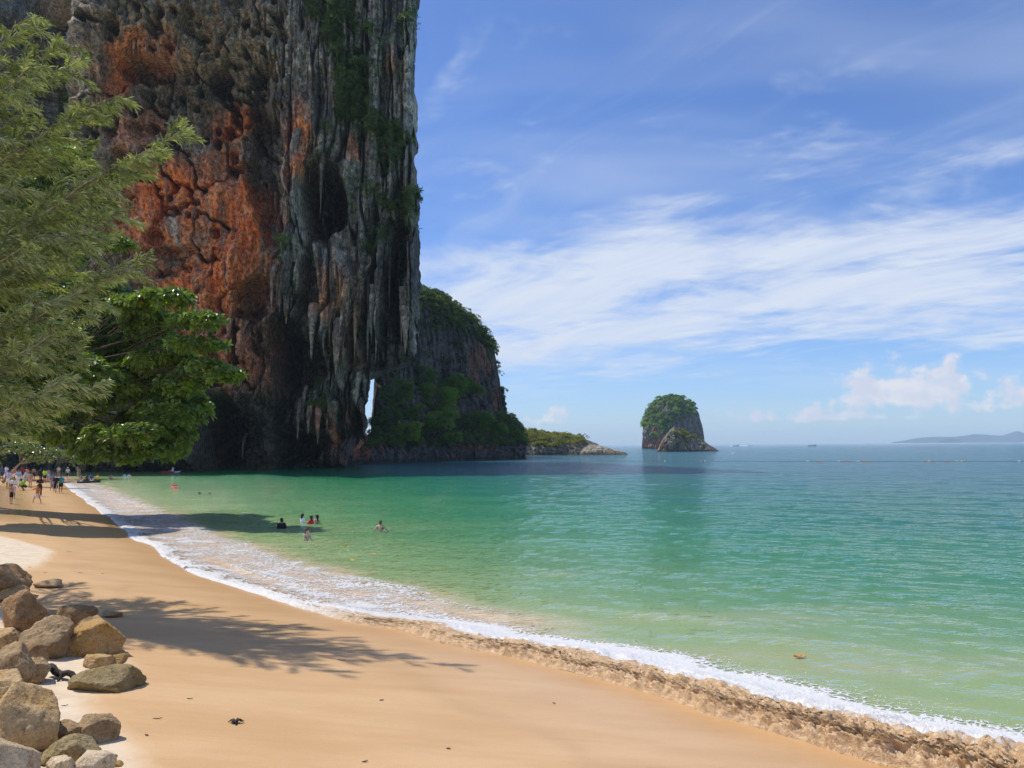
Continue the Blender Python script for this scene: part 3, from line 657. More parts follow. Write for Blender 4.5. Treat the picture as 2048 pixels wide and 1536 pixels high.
def clump_scatter(V, w, ncl, per, rng, R, L, W, k, outdir=(0, -0.3, 0.9), tl=0.0, th=1.0, flat=0.75):
    """separate rounded bushes seated on the weighted part of a surface"""
    p = w / w.sum(); idx = rng.choice(len(w), ncl, p=p); res = []
    for i in idx:
        r = R * rng.uniform(0.55, 1.3); d = unit(rng.normal(0, 1, (per, 3))); d[:, 2] = np.where(d[:, 2] < -0.2, -d[:, 2], d[:, 2])
        P = V[i][None] + np.array(outdir)[None] * r * 0.25 + d * r * rng.uniform(0.55, 1.0, (per, 1)) ** 0.5 * np.array([[1, 1, flat]])
        t = rng.uniform(tl, th); res.append(rosettes(P, d * 0.8 + np.array(outdir)[None] * 0.5 + rng.normal(0, .2, (per, 3)), k, L, W, rng, 0.2, max(0, t - .3), min(1, t + .3)))
    return [np.concatenate(x) for x in zip(*res)]
def build_cliff():
    root = empty('limestone_cliff', (-45, CY, 0))
    tag(root, 'towering grey and rust red limestone cliff hung with stalactites above the bay', 'cliff')
    zs = np.concatenate([np.linspace(-1.5, 88, 520), np.linspace(88.6, 95, 14)])
    c1 = np.concatenate([np.linspace(-420, 60, 50)[:-1], np.linspace(60, 560, 300)[:-1], np.linspace(560, 840, 245)])
    nf = len(c1); nw = 26
    Zg, Cg = np.meshgrid(zs, c1, indexing='ij')
    _, PYc = project(np.full(len(zs), -30.0), CY, zs)
    R = np.interp(PYc, EDGE_PY, EDGE_PX) + 6.5 * fbm(PYc * 0.04, 0.1, 0.0, 4, 151)
    PX = np.where(Cg > 560, 560 + (Cg - 560) * ((R - 560) / 280.0)[:, None], Cg)
    PY = np.repeat(PYc[:, None], nf, 1)
    D = cliff_depth(PX.ravel(), PY.ravel()).reshape(PX.shape)
    # round the right-hand edge off
    rim = np.clip(1 - (R[:, None] - PX) / 14.0, 0, 1)
    Yg = CY + D + 4.0 * rim ** 2
    Ds = Yg.copy()                                              # the broad form of the face; detail stands straight out of it
    for it in range(2):
        for ax, k in ((0, 26), (1, 22)):
            pad = [(0, 0), (0, 0)]; pad[ax] = (k + 1, k); c_ = np.cumsum(np.pad(Ds, pad, mode='edge'), axis=ax)
            n_ = Ds.shape[ax]; Ds = (np.take(c_, np.arange(2 * k + 1, 2 * k + 1 + n_), ax) - np.take(c_, np.arange(0, n_), ax)) / (2 * k + 1)
    Ds = 0.55 * Ds + 0.45 * Yg
    Xg = (PX - 1024) / FPX * Ds
    Zg = CAM_H + (Zg - CAM_H) * Ds / CY; Zg = np.where(zs[:, None] < 0, -2.0, Zg)
    # wrap back behind the edge
    tw = np.linspace(0.02, 1, nw)[None, :] ** 1.6
    Xe = Xg[:, -1:]; Ye = Yg[:, -1:]
    Xw = Xe - 0.42 * 75 * tw + 1.6 * fbm(Zg[:, :1] * 0.2 + 0 * tw, tw * 30, 0.0, 3, 161) * np.minimum(1, tw * 6)
    Yw = Ye + 75 * tw
    X = np.concatenate([Xg, Xw], 1); Y = np.concatenate([Yg, Yw], 1); Z = np.concatenate([Zg, np.repeat(Zg[:, -1:], nw, 1)], 1)
    # roof: the last rows run back over the top
    nr = 8; tr = np.linspace(0.1, 1, nr)[:, None]
    Xr = X[-1:] * (1 + tr * 0.8) - 10 * tr; Yr = Y[-1:] + (215 - Y[-1:]) * tr; Zr = Z[-1:] + 3 * np.sin(tr * 3)
    X = np.concatenate([X, Xr]); Y = np.concatenate([Y, Yr]); Z = np.concatenate([Z, Zr])
    nc = nf + nw
    # deep things sit on the same line of sight across but not up
    V = np.stack([X, Y, Z], -1).reshape(-1, 3)
    pxn = np.concatenate([PX, np.repeat(PX[:, -1:], nw, 1) - 0], 1); pyn = np.concatenate([PY, np.repeat(PY[:, :1], nw, 1)], 1)
    pxn = np.concatenate([pxn, np.repeat(pxn[-1:], nr, 0)]); pyn = np.concatenate([pyn, np.repeat(pyn[-1:], nr, 0)])
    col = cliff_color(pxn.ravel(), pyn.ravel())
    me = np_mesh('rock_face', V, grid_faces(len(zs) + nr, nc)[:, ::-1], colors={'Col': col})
    o = link_mesh('rock_face', me, M['cliff']); o.parent = root; o.matrix_parent_inverse = Matrix.Translation(-Vector(root.location))
    CL.update(X=X[:len(zs), :nf], Y=Y[:len(zs), :nf], Z=Z[:len(zs), :nf], PX=PX, PY=PY, root=root)
    # ---- hanging stalactites, each its own part
    st = [(612, 395, 470, 5), (622, 350, 428, 7), (634, 352, 455, 5), (646, 350, 440, 6), (656, 345, 425, 5), (668, 350, 470, 5), (676, 370, 440, 4), (628, 380, 415, 3), (661, 380, 420, 3),
          (568, 560, 640, 5), (582, 590, 640, 6), (600, 600, 665, 7), (594, 600, 648, 4), (606, 590, 640, 4), (576, 570, 625, 4), (655, 640, 735, 8), (664, 650, 715, 6), (672, 640, 700, 5), (690, 660, 770, 10), (684, 660, 740, 6), (698, 650, 735, 6), (706, 560, 650, 4), (714, 520, 640, 5),
          (721, 600, 727, 6), (728, 500, 600, 4), (735, 480, 560, 4), (742, 500, 570, 4), (750, 560, 640, 5), (760, 600, 702, 6), (767, 560, 655, 4), (775, 620, 690, 4), (752, 640, 735, 4), (744, 650, 740, 4), (736, 655, 742, 4), (783, 470, 560, 4), (790, 480, 640, 5), (797, 500, 600, 4), (806, 560, 680, 5), (814, 600, 700, 6), (823, 640, 722, 9), (830, 600, 705, 6), (770, 680, 735, 3), (781, 650, 725, 4), (712, 690, 745, 3),
          (570, 20, 90, 4), (582, 30, 130, 4), (596, 40, 165, 5), (601, 60, 140, 3), (588, 0, 60, 4), (610, 30, 105, 4), (618, 20, 80, 4), (545, 0, 40, 4), (558, 10, 60, 3), (530, -10, 35, 4), (604, 100, 160, 3), (350, 100, 128, 4), (362, 100, 132, 3), (330, 110, 150, 5), (312, 120, 152, 5), (296, 110, 146, 4), (284, 115, 150, 5), (262, 110, 140, 4), (374, 90, 118, 3),
          (648, 820, 882, 5), (658, 830, 872, 6), (668, 820, 890, 8), (676, 830, 870, 4), (632, 790, 850, 4), (604, 770, 830, 4), (612, 770, 822, 3), (625, 800, 850, 3), (568, 850, 905, 3), (514, 880, 915, 3), (496, 690, 730, 4), (470, 640, 690, 4), (482, 650, 700, 4), (455, 640, 690, 4), (410, 770, 830, 6), (400, 780, 860, 7), (418, 790, 850, 5), (388, 770, 840, 5), (560, 470, 540, 4), (550, 490, 560, 4), (690, 560, 620, 4), (640, 530, 580, 3)]
    pxs = np.array([s[0] for s in st], float)
    for i, (sx, y0, y1, w) in enumerate(st):
        # hang from the lip: the nearest rock just above the tip
        ri = int(np.argmin(np.abs(PYc - y0))); ci = int(np.argmin(np.abs(PX[ri] - sx))); Yp = float(np.percentile(Yg[max(0, ri - 2):ri + 22, max(0, ci - 4):ci + 5], 15)) + 0.5; Ys = float(Ds[int(np.argmin(np.abs(PYc - y1))), ci]) * 0.5 + 0.5 * float(Ds[ri, ci])
        k = CY                                                # x and z are read on the face plane
        xw = (sx - 1024) / FPX * Ys
        def zz(py): return CAM_H + (float(np.interp(py, PYc[::-1], zs[::-1])) - CAM_H) * Ys / CY
        z0 = zz(y0 - 14); z1 = zz(y1); wr = w / FPX * CY * 0.66
        nr_ = 16; ns = 9; t = np.linspace(0, 1, nr_)[:, None]; ph = np.linspace(0, 2 * np.pi, ns + 1)[None, :-1]
        rad = wr * (1.5 * (1 - t) ** 1.1 + 0.30 * (1 - t) + 0.14) * (1 + 0.35 * vnoise(t * 9 + i, np.cos(ph) * 1.3, np.sin(ph) * 1.3, 300 + i) + 0.18 * vnoise(t * 26 + i, np.cos(ph) * 2, np.sin(ph) * 2, 330))
        rad[-1] *= 0.2
        bx = 0.35 * wr * vnoise(t * 3.0, i * 1.7, 0.5, 351); by = 0.35 * wr * vnoise(t * 3.0, i * 1.7, 3.5, 352)
        Vs = np.stack([xw + bx + rad * np.cos(ph), Yp + by + rad * np.sin(ph) + 2.2 * (1 - t) ** 4, z0 + (z1 - z0) * t + 0 * ph], -1).reshape(-1, 3)
        cc = cliff_color(np.full(len(Vs), float(sx)), np.interp(Vs[:, 2] * CY / Ys, zs, PYc))
        pale = random.random(); tone = np.array([(0.17, 0.15, 0.125), (0.11, 0.108, 0.10), (0.14, 0.105, 0.075)][i % 3])
        tt = np.repeat(np.linspace(0.25, 0.85, nr_), ns)[:, None]
        cc = cc * (1 - tt) + tone * tt
        ms = np_mesh('stalactite', Vs, grid_faces(nr_, ns, True), colors={'Col': cc})
        so_ = link_mesh('stalactite', ms, M['cliff']); so_.parent = root; so_.matrix_parent_inverse = Matrix.Translation(-Vector(root.location))
    # ---- shrubs rooted in the ledges
    PXf = PX.ravel(); PYf = PY.ravel()
    veg = [(672, 40, 26, 60, 1), (690, 130, 34, 60, 1), (700, 200, 30, 45, 1), (738, 245, 16, 18, 1), (785, 285, 42, 30, 1), (765, 255, 30, 26, .7), (800, 412, 36, 22, 1), (812, 440, 20, 30, .6), (742, 488, 20, 16, .9), (640, 15, 40, 25, .7), (735, 100, 26, 60, .5), (640, 800, 18, 46, .6), (648, 860, 12, 30, .5), (50, 70, 22, 90, 1), (92, 170, 14, 60, .9), (30, 250, 40, 60, .9), (740, 380, 30, 14, .35), (560, 505, 8, 12, .6), (510, 500, 7, 10, .4), (822, 60, 10, 60, .5), (690, 320, 14, 10, .3), (655, 250, 12, 20, .3), (620, 10, 30, 14, .5), (775, 330, 22, 20, .5), (475, 120, 70, 14, .12), (760, 470, 40, 14, .4)]
    qx = PXf + 22 * fbm(PXf * 0.03, PYf * 0.03, 0.0, 4, 401); qy = PYf + 22 * fbm(PXf * 0.03, PYf * 0.03, 4.0, 4, 403)
    mk = blob(qx, qy, veg, 0.4) * sstep(-0.15, 0.3, fbm(PXf * 0.05, PYf * 0.05, 0.0, 3, 405) + 0.15)
    mk = np.maximum(mk, 0.02 * sstep(600, 650, PXf) * sstep(520, 400, PYf) * (fbm(PXf * 0.04, PYf * 0.012, 2.0, 3, 409) > 0.1))
    vis = (PYf > -160) & (PYf < 900) & (PXf > -60)
    mk = mk * vis; pr = mk / mk.sum()
    rng = np.random.default_rng(21); N = 5500
    idx = rng.choice(len(pr), N, p=pr)
    P = np.stack([CL['X'].ravel()[idx], CL['Y'].ravel()[idx], CL['Z'].ravel()[idx]], -1)
    dens = np.clip(mk[idx], 0.05, 1)[:, None]
    P += rng.normal(0, 0.3, P.shape); P[:, 1] -= rng.uniform(0.0, 1.9, N) * dens[:, 0]
    outw = np.stack([rng.normal(0.1, 0.5, N), -0.8 + rng.normal(0, 0.3, N), 0.7 + rng.normal(0, 0.4, N)], -1)
    args = rosettes(P, outw, 5, 0.50, 0.22, rng, 0.25)
    cw = mk * (mk > 0.45); VV = np.stack([CL['X'].ravel(), CL['Y'].ravel(), CL['Z'].ravel()], -1)
    a2 = clump_scatter(VV, cw, 150, 30, rng, 1.3, 0.55, 0.25, 5, (0.1, -0.7, 0.5)); args = [np.concatenate([u_, v_]) for u_, v_ in zip(args, a2)]
    o = link_mesh('shrubs', leaf_mesh('shrubs', *args), M['cliff_leaf']); o.parent = root; o.matrix_parent_inverse = Matrix.Translation(-Vector(root.location)); o['kind'] = 'stuff'
    # tuft on the skyline
    return root
build_cliff()

# ------------------------------------------------------------------ other rock masses
def massif(px_nodes, py_nodes, ybase, prof, step, rows, amp, colf, seed, flute=0.0, foot=0.0):
    """columns follow the outline from left to right, rows climb the front, pass the ridge and go down behind.
    prof: (metres back from the foot, fraction of the ridge height, metres added)"""
    px = np.arange(px_nodes[0], px_nodes[-1] + step * 0.5, step)
    top = np.interp(px, px_nodes, py_nodes) + amp * 0.0
    Yb = np.interp(px, [a for a, b in ybase], [b for a, b in ybase])
    pk = max(range(len(prof)), key=lambda i: prof[i][1])
    zt = np.array([at_y(a, b, y + prof[pk][0]).z for a, b, y in zip(px, top, Yb)])
    zt = np.maximum(zt, 0.3)
    t0 = np.linspace(0, 1, len(prof)); t = np.linspace(0, 1, rows)
    dY = np.interp(t, t0, [p[0] for p in prof]); fr = np.interp(t, t0, [p[1] for p in prof]); ad = np.interp(t, t0, [p[2] for p in prof])
    for arr in (dY, fr, ad): arr[1:-1] = (arr[:-2] + 2 * arr[1:-1] + arr[2:]) / 4
    Y = Yb[None, :] + dY[:, None]
    Z = np.minimum(zt[None, :] * fr[:, None] + ad[:, None], np.maximum(zt[None, :], -1)) ; Z = np.where(dY[:, None] > prof[pk][0], zt[None, :] * fr[:, None] + ad[:, None], Z)
    U = ((px - 1024) / FPX)[None, :]
    X = U * Y
    f1 = fbm(X * 0.16, Z * 0.13, Y * 0.16, 4, seed); f2 = fbm(X * 0.6, Z * 0.5, Y * 0.6, 3, seed + 5, ridge=True)
    fl = fbm(X * 0.5, Z * 0.05, Y * 0.5, 3, seed + 9, ridge=True)
    d = amp * (f1 + 0.35 * f2) + flute * fl
    wgt = np.clip(Z / 2.0, 0.15, 1)
    Y = Y - d * wgt; Z = Z + 0.25 * d * wgt * (fr[:, None] < 0.97)
    X = U * Y + 0.3 * amp * fbm(X * 0.3, Z * 0.3, Y * 0.3, 3, seed + 21) * (U == U)
    V = np.stack([X, Y, Z], -1).reshape(-1, 3)
    PXp, PYp = project(V[:, 0], V[:, 1], V[:, 2])
    col = np.clip(colf(PXp, PYp, V), 0.01, 0.7)
    F = grid_faces(rows, len(px))[:, ::-1]
    return V, F, col, PXp, PYp, (rows, len(px))
def child(name, me, mt, root, kind=None):
    o = link_mesh(name, me, mt); o.parent = root; o.matrix_parent_inverse = Matrix.Translation(-Vector(root.location))
    if kind: o['kind'] = kind
    return o
def scatter(V, w, n, rng, lift, L, W, k, outdir=(0, -0.5, 0.8), tl=0.0, th=1.0, spread=0.35):
    p = w / w.sum(); idx = rng.choice(len(w), n, p=p)
    P = V[idx] + rng.normal(0, spread, (n, 3)); P += np.array(outdir) * rng.uniform(0, lift, (n, 1))
    ow = np.array(outdir)[None] + rng.normal(0, 0.45, (n, 3))
    return rosettes(P, ow, k, L, W, rng, 0.2, tl, th)
def grey_col(a, b, seed, red=None, veg=None):
    def f(px, py, V):
        n = fbm(V[:, 0] * 0.25, V[:, 1] * 0.25, V[:, 2] * 0.12, 4, seed); s = fbm(V[:, 0] * 0.7, V[:, 1] * 0.7, V[:, 2] * 0.08, 3, seed + 3)
        c = np.array(a)[None] * (1 + 0.5 * n[:, None]); m = sstep(0.05, 0.4, s)[:, None] * 0.7
        c = c * (1 - m) + np.array(b)[None] * m
        if red:
            r = (blob(px + 4 * n, py + 4 * s, red, 0.5) * sstep(-0.4, 0.2, n))[:, None]; c = c * (1 - r) + np.array((0.36, 0.12, 0.055))[None] * r
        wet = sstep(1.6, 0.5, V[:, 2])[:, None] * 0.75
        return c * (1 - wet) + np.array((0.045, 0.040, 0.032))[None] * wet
    return f
def build_masses():
    rng = np.random.default_rng(33)
    # ---- headland behind the arch
    root = empty('wooded_headland', (-25, 205, 0)); tag(root, 'dark wooded rock headland behind the cliff arch with a bare grey wall', 'headland')
    hp = [690, 700, 733, 742, 746, 751, 762, 800, 842, 880, 905, 930, 950, 975, 988, 996, 1003, 1010, 1030, 1042, 1050]
    ht = [918, 900, 872, 864, 800, 735, 690, 610, 577, 590, 604, 622, 640, 668, 700, 745, 790, 820, 846, 866, 900]
    yb = [(690, 178), (760, 190), (870, 214), (960, 228), (1045, 240)]
    prof = [(-2, 0, -1.2), (0, 0, 0.2), (0.5, 0, 2.2), (2.5, 0, 3.8), (6, .06, 4.2), (13, .28, 1.5), (18, .45, 0), (19.5, .62, 0), (21, .80, 0), (26, .93, 0), (34, 1.0, 0), (48, .85, 0), (62, .4, 0), (70, 0, -1.5)]
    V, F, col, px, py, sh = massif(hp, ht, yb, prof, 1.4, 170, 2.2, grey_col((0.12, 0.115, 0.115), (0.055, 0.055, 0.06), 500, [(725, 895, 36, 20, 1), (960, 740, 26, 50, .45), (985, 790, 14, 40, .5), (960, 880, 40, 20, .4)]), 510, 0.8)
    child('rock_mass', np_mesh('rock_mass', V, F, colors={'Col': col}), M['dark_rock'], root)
    wob = fbm(px * 0.03, py * 0.03, 0.0, 3, 520)
    dyb = V[:, 1] - np.interp(px, [a for a, b in yb], [b for a, b in yb])
    cap = sstep(12, -6, py - np.interp(px, [800, 842, 900, 950, 985, 1000], [690, 660, 655, 680, 715, 770]) + 26 * wob) * (px > 770) * (V[:, 2] > 6)
    slope = sstep(735, 760, px) * (V[:, 2] > 4.0) * sstep(835, 850, py + 14 * wob) * 0.8
    slope2 = sstep(0.0, 0.4, wob) * (V[:, 2] > 5) * 0.22 * (px > 765)
    w = np.clip(cap * 1.0 + slope + slope2, 0, 1) * (dyb < 40)
    a = clump_scatter(V, w, 620, 23, rng, 1.8, 0.64, 0.30, 5)
    child('shrubs', leaf_mesh('shrubs', *a), M['cliff_leaf'], root, 'stuff')
    # standing pinnacle at its seaward end
    b = MB(); p0 = at_y(1007, 822, 258); p1 = at_y(1004, 779, 258); n = 12
    b.tube([p0 + (p1 - p0) * (i / n) + Vector((0.35 * math.sin(i * 1.9), 0.3 * math.cos(i * 2.3), 0)) for i in range(n + 1)], [1.25 * (1 - 0.62 * (i / n)) * random.uniform(.85, 1.15) for i in range(n + 1)], 9, jit=0.16, col=(0.09, 0.085, 0.08))
    o = b.build('pinnacle', M['dark_rock']); o.parent = root; o.matrix_parent_inverse = Matrix.Translation(-Vector(root.location))
    # ---- low point with boulders and scrub
    root = empty('rocky_point', (20, 330, 0)); tag(root, 'low grey rock point with olive green scrub running out behind the headland', 'rocky point')
    hp = [1030, 1045, 1065, 1080, 1100, 1120, 1140, 1160, 1180, 1195, 1204]; ht = [884, 868, 862, 864, 868, 872, 872, 873, 882, 888, 904]
    V, F, col, px, py, sh = massif(hp, ht, [(1030, 318), (1204, 330)], [(-2, 0, -1), (0, 0, .3), (1.5, .25, 0), (4, .45, 0), (8, .6, 0), (14, .85, 0), (20, 1, 0), (30, .7, 0), (40, 0, -1)], 0.8, 90, 1.6, grey_col((0.15, 0.145, 0.14), (0.07, 0.07, 0.07), 540), 545, 0.2)
    child('rock_mass', np_mesh('rock_mass', V, F, colors={'Col': col}), M['far_rock'], root)
    w = sstep(3.4, 5.0, V[:, 2] + 1.6 * fbm(V[:, 0] * 0.2, V[:, 1] * 0.2, 0.0, 3, 548)) * (px < 1172)
    a = clump_scatter(V, w, 180, 22, rng, 1.7, 0.62, 0.32, 5, (0, -0.25, 1))
    child('shrubs', leaf_mesh('shrubs', *a), M['dry_leaf'], root, 'stuff')
    V, F, col, px, py, sh = massif([1158, 1166, 1180, 1194, 1206, 1222, 1240, 1250, 1254], [906, 896, 889, 889, 893, 897, 902, 905, 909], [(1158, 322), (1254, 322)], [(-1, 0, -1), (0, 0, .2), (1, .5, 0), (3, .85, 0), (6, 1, 0), (10, .6, 0), (14, 0, -1)], 0.8, 50, 0.8, grey_col((0.30, 0.28, 0.25), (0.13, 0.125, 0.115), 560), 565, 0.1)
    child('boulder_spit', np_mesh('boulder_spit', V, F, colors={'Col': col}), M['far_rock'], root)
    # ---- islet: main stack
    root = empty('islet', (150, 800, 0)); tag(root, 'steep limestone islet capped with green bushes out in the open sea', 'islet')
    hp = [1282.5, 1285, 1290, 1297, 1305, 1318, 1332, 1350, 1368, 1385, 1396, 1403, 1406, 1408]; ht = [897, 852, 832, 822, 806, 797, 793, 793, 797, 808, 824, 850, 872, 897]
    V, F, col, px, py, sh = massif(hp, ht, [(1282, 760), (1345, 748), (1408, 760)], [(-2, 0, -2), (0, 0, .5), (1.5, .12, 0), (0.5, .3, 0), (3, .5, 0), (8, .7, 0), (15, .9, 0), (24, 1, 0), (36, .8, 0), (50, 0, -2)], 0.6, 120, 3.2, grey_col((0.17, 0.16, 0.155), (0.085, 0.085, 0.085), 580, [(1313, 866, 7, 26, 1), (1295, 888, 14, 7, .8), (1330, 885, 8, 16, .6)]), 585, 1.6)
    child('rock_mass', np_mesh('rock_mass', V, F, colors={'Col': col}), M['far_rock'], root)
    wob = fbm(px * 0.08, py * 0.08, 0.0, 3, 588)
    w = sstep(8, -6, py - np.interp(px, [1283, 1310, 1330, 1360, 1385, 1404], [856, 856, 866, 846, 822, 818]) + 16 * wob) * (V[:, 2] > 8) + 0.15 * sstep(0.1, 0.4, wob) * (V[:, 2] > 6)
    a = clump_scatter(V, w, 210, 26, rng, 3.0, 1.5, 0.75, 5, (-0.1, -0.4, 0.9))
    child('shrubs', leaf_mesh('shrubs', *a), M['tree_leaf'], root, 'stuff')
    # ---- its leaning slab in front
    root = empty('leaning_sea_rock', (100, 445, 0)); tag(root, 'wedge of grey rock leaning up out of the water in front of the islet', 'sea rock')
    V, F, col, px, py, sh = massif([1313, 1318, 1326, 1338, 1347, 1354, 1366, 1385, 1405, 1420, 1432, 1436], [904, 888, 876, 860, 851, 856, 863, 869, 881, 892, 900, 904], [(1313, 440), (1436, 440)], [(-1, 0, -1), (0, 0, .3), (0.8, .3, 0), (2, .6, 0), (4, .85, 0), (8, 1, 0), (14, .6, 0), (20, 0, -1)], 0.5, 80, 1.3, grey_col((0.17, 0.165, 0.15), (0.07, 0.07, 0.065), 600, [(1322, 890, 6, 12, .7)]), 605, 0.7)
    child('rock_mass', np_mesh('rock_mass', V, F, colors={'Col': col}), M['far_rock'], root)
    wob = fbm(px * 0.09, py * 0.09, 0.0, 3, 608)
    w = blob(px + 6 * wob, py + 6 * wob, [(1365, 868, 18, 12, 1), (1392, 880, 16, 8, .6), (1340, 880, 6, 8, .5), (1376, 884, 12, 8, .4)], .5) * (V[:, 2] > 1.5) + 1e-6
    a = clump_scatter(V, w, 45, 26, rng, 1.0, 0.8, 0.4, 5, (0, -0.4, 0.9))
    child('shrubs', leaf_mesh('shrubs', *a), M['dry_leaf'], root, 'stuff')
    # ---- far islands under the haze
    fm = plain_mat('far_forest', (0.05, 0.07, 0.05), 0.9, 0.3, 0.01)
    for nm, hp, ht, Y, lab in (('far_island', [1780, 1805, 1830, 1855, 1880, 1900, 1925, 1945, 1965, 1980, 2000, 2012, 2026, 2032, 2042, 2060, 2090, 2130, 2200, 2300], [884.5, 881, 876, 873.5, 873, 873.5, 871, 868, 868.5, 870, 871, 867.5, 863, 861.5, 864.5, 866, 860, 868, 874, 883], 8000, 'long hazy blue mountainous island on the right horizon'),
                               ('far_islet', [1870, 1882, 1893, 1902, 1912, 1920], [884, 880, 877.5, 877.3, 880, 884], 6200, 'small rounded hazy blue island in front of the mountainous one')):
        V, F, col, px, py, sh = massif(hp, ht, [(hp[0], Y), (hp[-1], Y)], [(-20, 0, -5), (0, 0, 2), (150, .4, 0), (350, .8, 0), (500, 1, 0), (800, .5, 0), (1000, 0, -5)], 1.0, 40, 12.0, grey_col((0.1, 0.1, 0.1), (0.05, 0.05, 0.05), 620), 625)
        o = link_mesh(nm, np_mesh(nm, V, F), fm); tag(o, lab, 'island')
build_masses()
# ------------------------------------------------------------------ trees
def ellipsoid_pts(c, r, n, rng, top=0.35):
    """points near the skin of an ellipsoid, more of them on its upper side; returns points and outward directions"""
    d = unit(rng.normal(0, 1, (n, 3))); d[:, 2] = np.where((d[:, 2] < 0) & (rng.uniform(0, 1, n) < top), -d[:, 2], d[:, 2]); d = unit(d)
    rad = rng.uniform(0.45, 1.0, (n, 1)) ** 0.5 * (1 + 0.18 * vnoise(d[:, 0] * 3 + c[0], d[:, 1] * 3 + c[1], d[:, 2] * 3, 5)[:, None])
    return np.array(c)[None] + d * rad * np.array(r)[None], d
def limb_path(a, b, sag=0.12, n=6):
    a = Vector(a); b = Vector(b); L = (b - a).length
    return [a.lerp(b, t / n) + Vector((random.uniform(-1, 1) * 0.03 * L, random.uniform(-1, 1) * 0.03 * L, sag * L * math.sin(math.pi * t / n) * (1 if t else 0))) for t in range(n + 1)]
def leafy_tree(name, label, cat, base, fork, clumps, leafL, leafW, k, per_m2, leafmat, barkmat, rng, trunk_r, group=None, top=0.6, tl=0.0, th=1.0, shade_var=0.3):
    root = empty(name, base); tag(root, label, cat, group)
    b = MB(); base = Vector(base); fork = Vector(fork)
    b.tube(limb_path(base - Vector((0, 0, 0.4)), fork, 0.04, 6), [trunk_r * (1.25 - 0.75 * i / 6) for i in range(7)], 9, jit=0.1)
    for c, r in clumps:
        L = (Vector(c) - fork).length; b.tube(limb_path(fork, c, 0.06, 6), [max(0.012, trunk_r * 0.26 * (1 - 0.88 * i / 6)) for i in range(7)], 6, jit=0.1)
        for j in range(3):
            e = Vector(c) + Vector((random.uniform(-1, 1) * r[0], random.uniform(-1, 1) * r[1], random.uniform(-.4, .8) * r[2])) * 0.85
            b.tube(limb_path(fork.lerp(Vector(c), 0.7), e, 0.05, 4), [max(0.008, trunk_r * 0.09 * (1 - 0.8 * i / 4)) for i in range(5)], 5)
    me = b.mesh('trunk'); o = link_mesh('trunk', me, barkmat); o.parent = root; o.matrix_parent_inverse = Matrix.Translation(-base)
    out = []
    for c, r in clumps:
        area = (r[0] * r[1] + r[0] * r[2] + r[1] * r[2]); n = max(12, int(per_m2 * area))
        P, d = ellipsoid_pts(c, r, n, rng, top)
        ow = d * 0.7 + np.array([0, -0.3, 0.6])[None] + rng.normal(0, 0.25, (n, 3))
        s = rng.uniform(-shade_var, shade_var) * 0.5
        out.append(rosettes(P, ow, k, leafL, leafW, rng, 0.18, max(0, tl + s), min(1, th + s)))
    args = [np.concatenate(x) for x in zip(*out)]
    o = link_mesh('crown', leaf_mesh('crown', *args), leafmat); o.parent = root; o.matrix_parent_inverse = Matrix.Translation(-base)
    return root
def px_clumps(lst, Y, dy, ratio=0.8):
    out = []
    for t in lst:
        px, py, rx, ry = t[:4]; y = Y + (t[4] if len(t) > 4 else random.uniform(-dy, dy)); c = at_y(px, py, y); k = y / FPX
        out.append((tuple(c), (rx * k, rx * k * ratio, ry * k)))
    return out

def build_almond():
    rng = np.random.default_rng(51)
    cl = [(130, 330, 60, 38, 4), (60, 400, 80, 55, 5), (170, 410, 50, 40, 4), (215, 488, 52, 14, -2), (90, 520, 80, 50, 4), (330, 598, 58, 18, -5), (270, 612, 55, 20, -4), (395, 642, 54, 15, -5.5), (300, 650, 60, 30, -2), (210, 670, 70, 40, 1), (395, 690, 56, 14, -4.5), (325, 725, 70, 30, -2), (448, 750, 40, 13, -5), (405, 735, 44, 14, -4.5),
          (365, 768, 54, 20, -3), (250, 770, 80, 40, -1), (335, 825, 62, 30, -2), (150, 690, 80, 50, 0), (150, 800, 75, 50, 0), (60, 690, 75, 70, 1), (55, 810, 75, 45, 0), (275, 868, 50, 20, -4), (355, 872, 36, 28, -1), (215, 875, 50, 24, -3), (120, 868, 55, 20, -1), (300, 903, 26, 11, -3.5), (20, 600, 70, 60, 3), (-40, 480, 80, 80, 4), (-60, 650, 80, 90, 2), (200, 590, 60, 34, 1), (120, 600, 60, 40, 2), (398, 820, 24, 28, -1),
          (280, 700, 90, 55, 2), (330, 785, 70, 45, 1), (245, 908, 50, 18, -2), (335, 900, 40, 22, -1), (180, 905, 40, 18, -1), (300, 850, 70, 40, 2), (30, 560, 60, 30, -6), (-60, 430, 70, 40, -6), (60, 680, 70, 40, -7), (150, 740, 60, 34, -6), (-50, 560, 70, 50, -8), (-20, 760, 70, 40, -7), (90, 800, 60, 30, -6), (-140, 500, 80, 60, -7)]
    leafy_tree('sea_almond_tree', 'big broadleaf tree with glossy tiers of leaves overhanging the beach before the cliff', 'tree', (-37.5, 51.0, 2.2), (-33.5, 50.0, 7.0), px_clumps(cl, 48.0, 1.6), 0.42, 0.22, 7, 44, M['almond_leaf'], M['bark'], rng, 0.42, top=0.65)
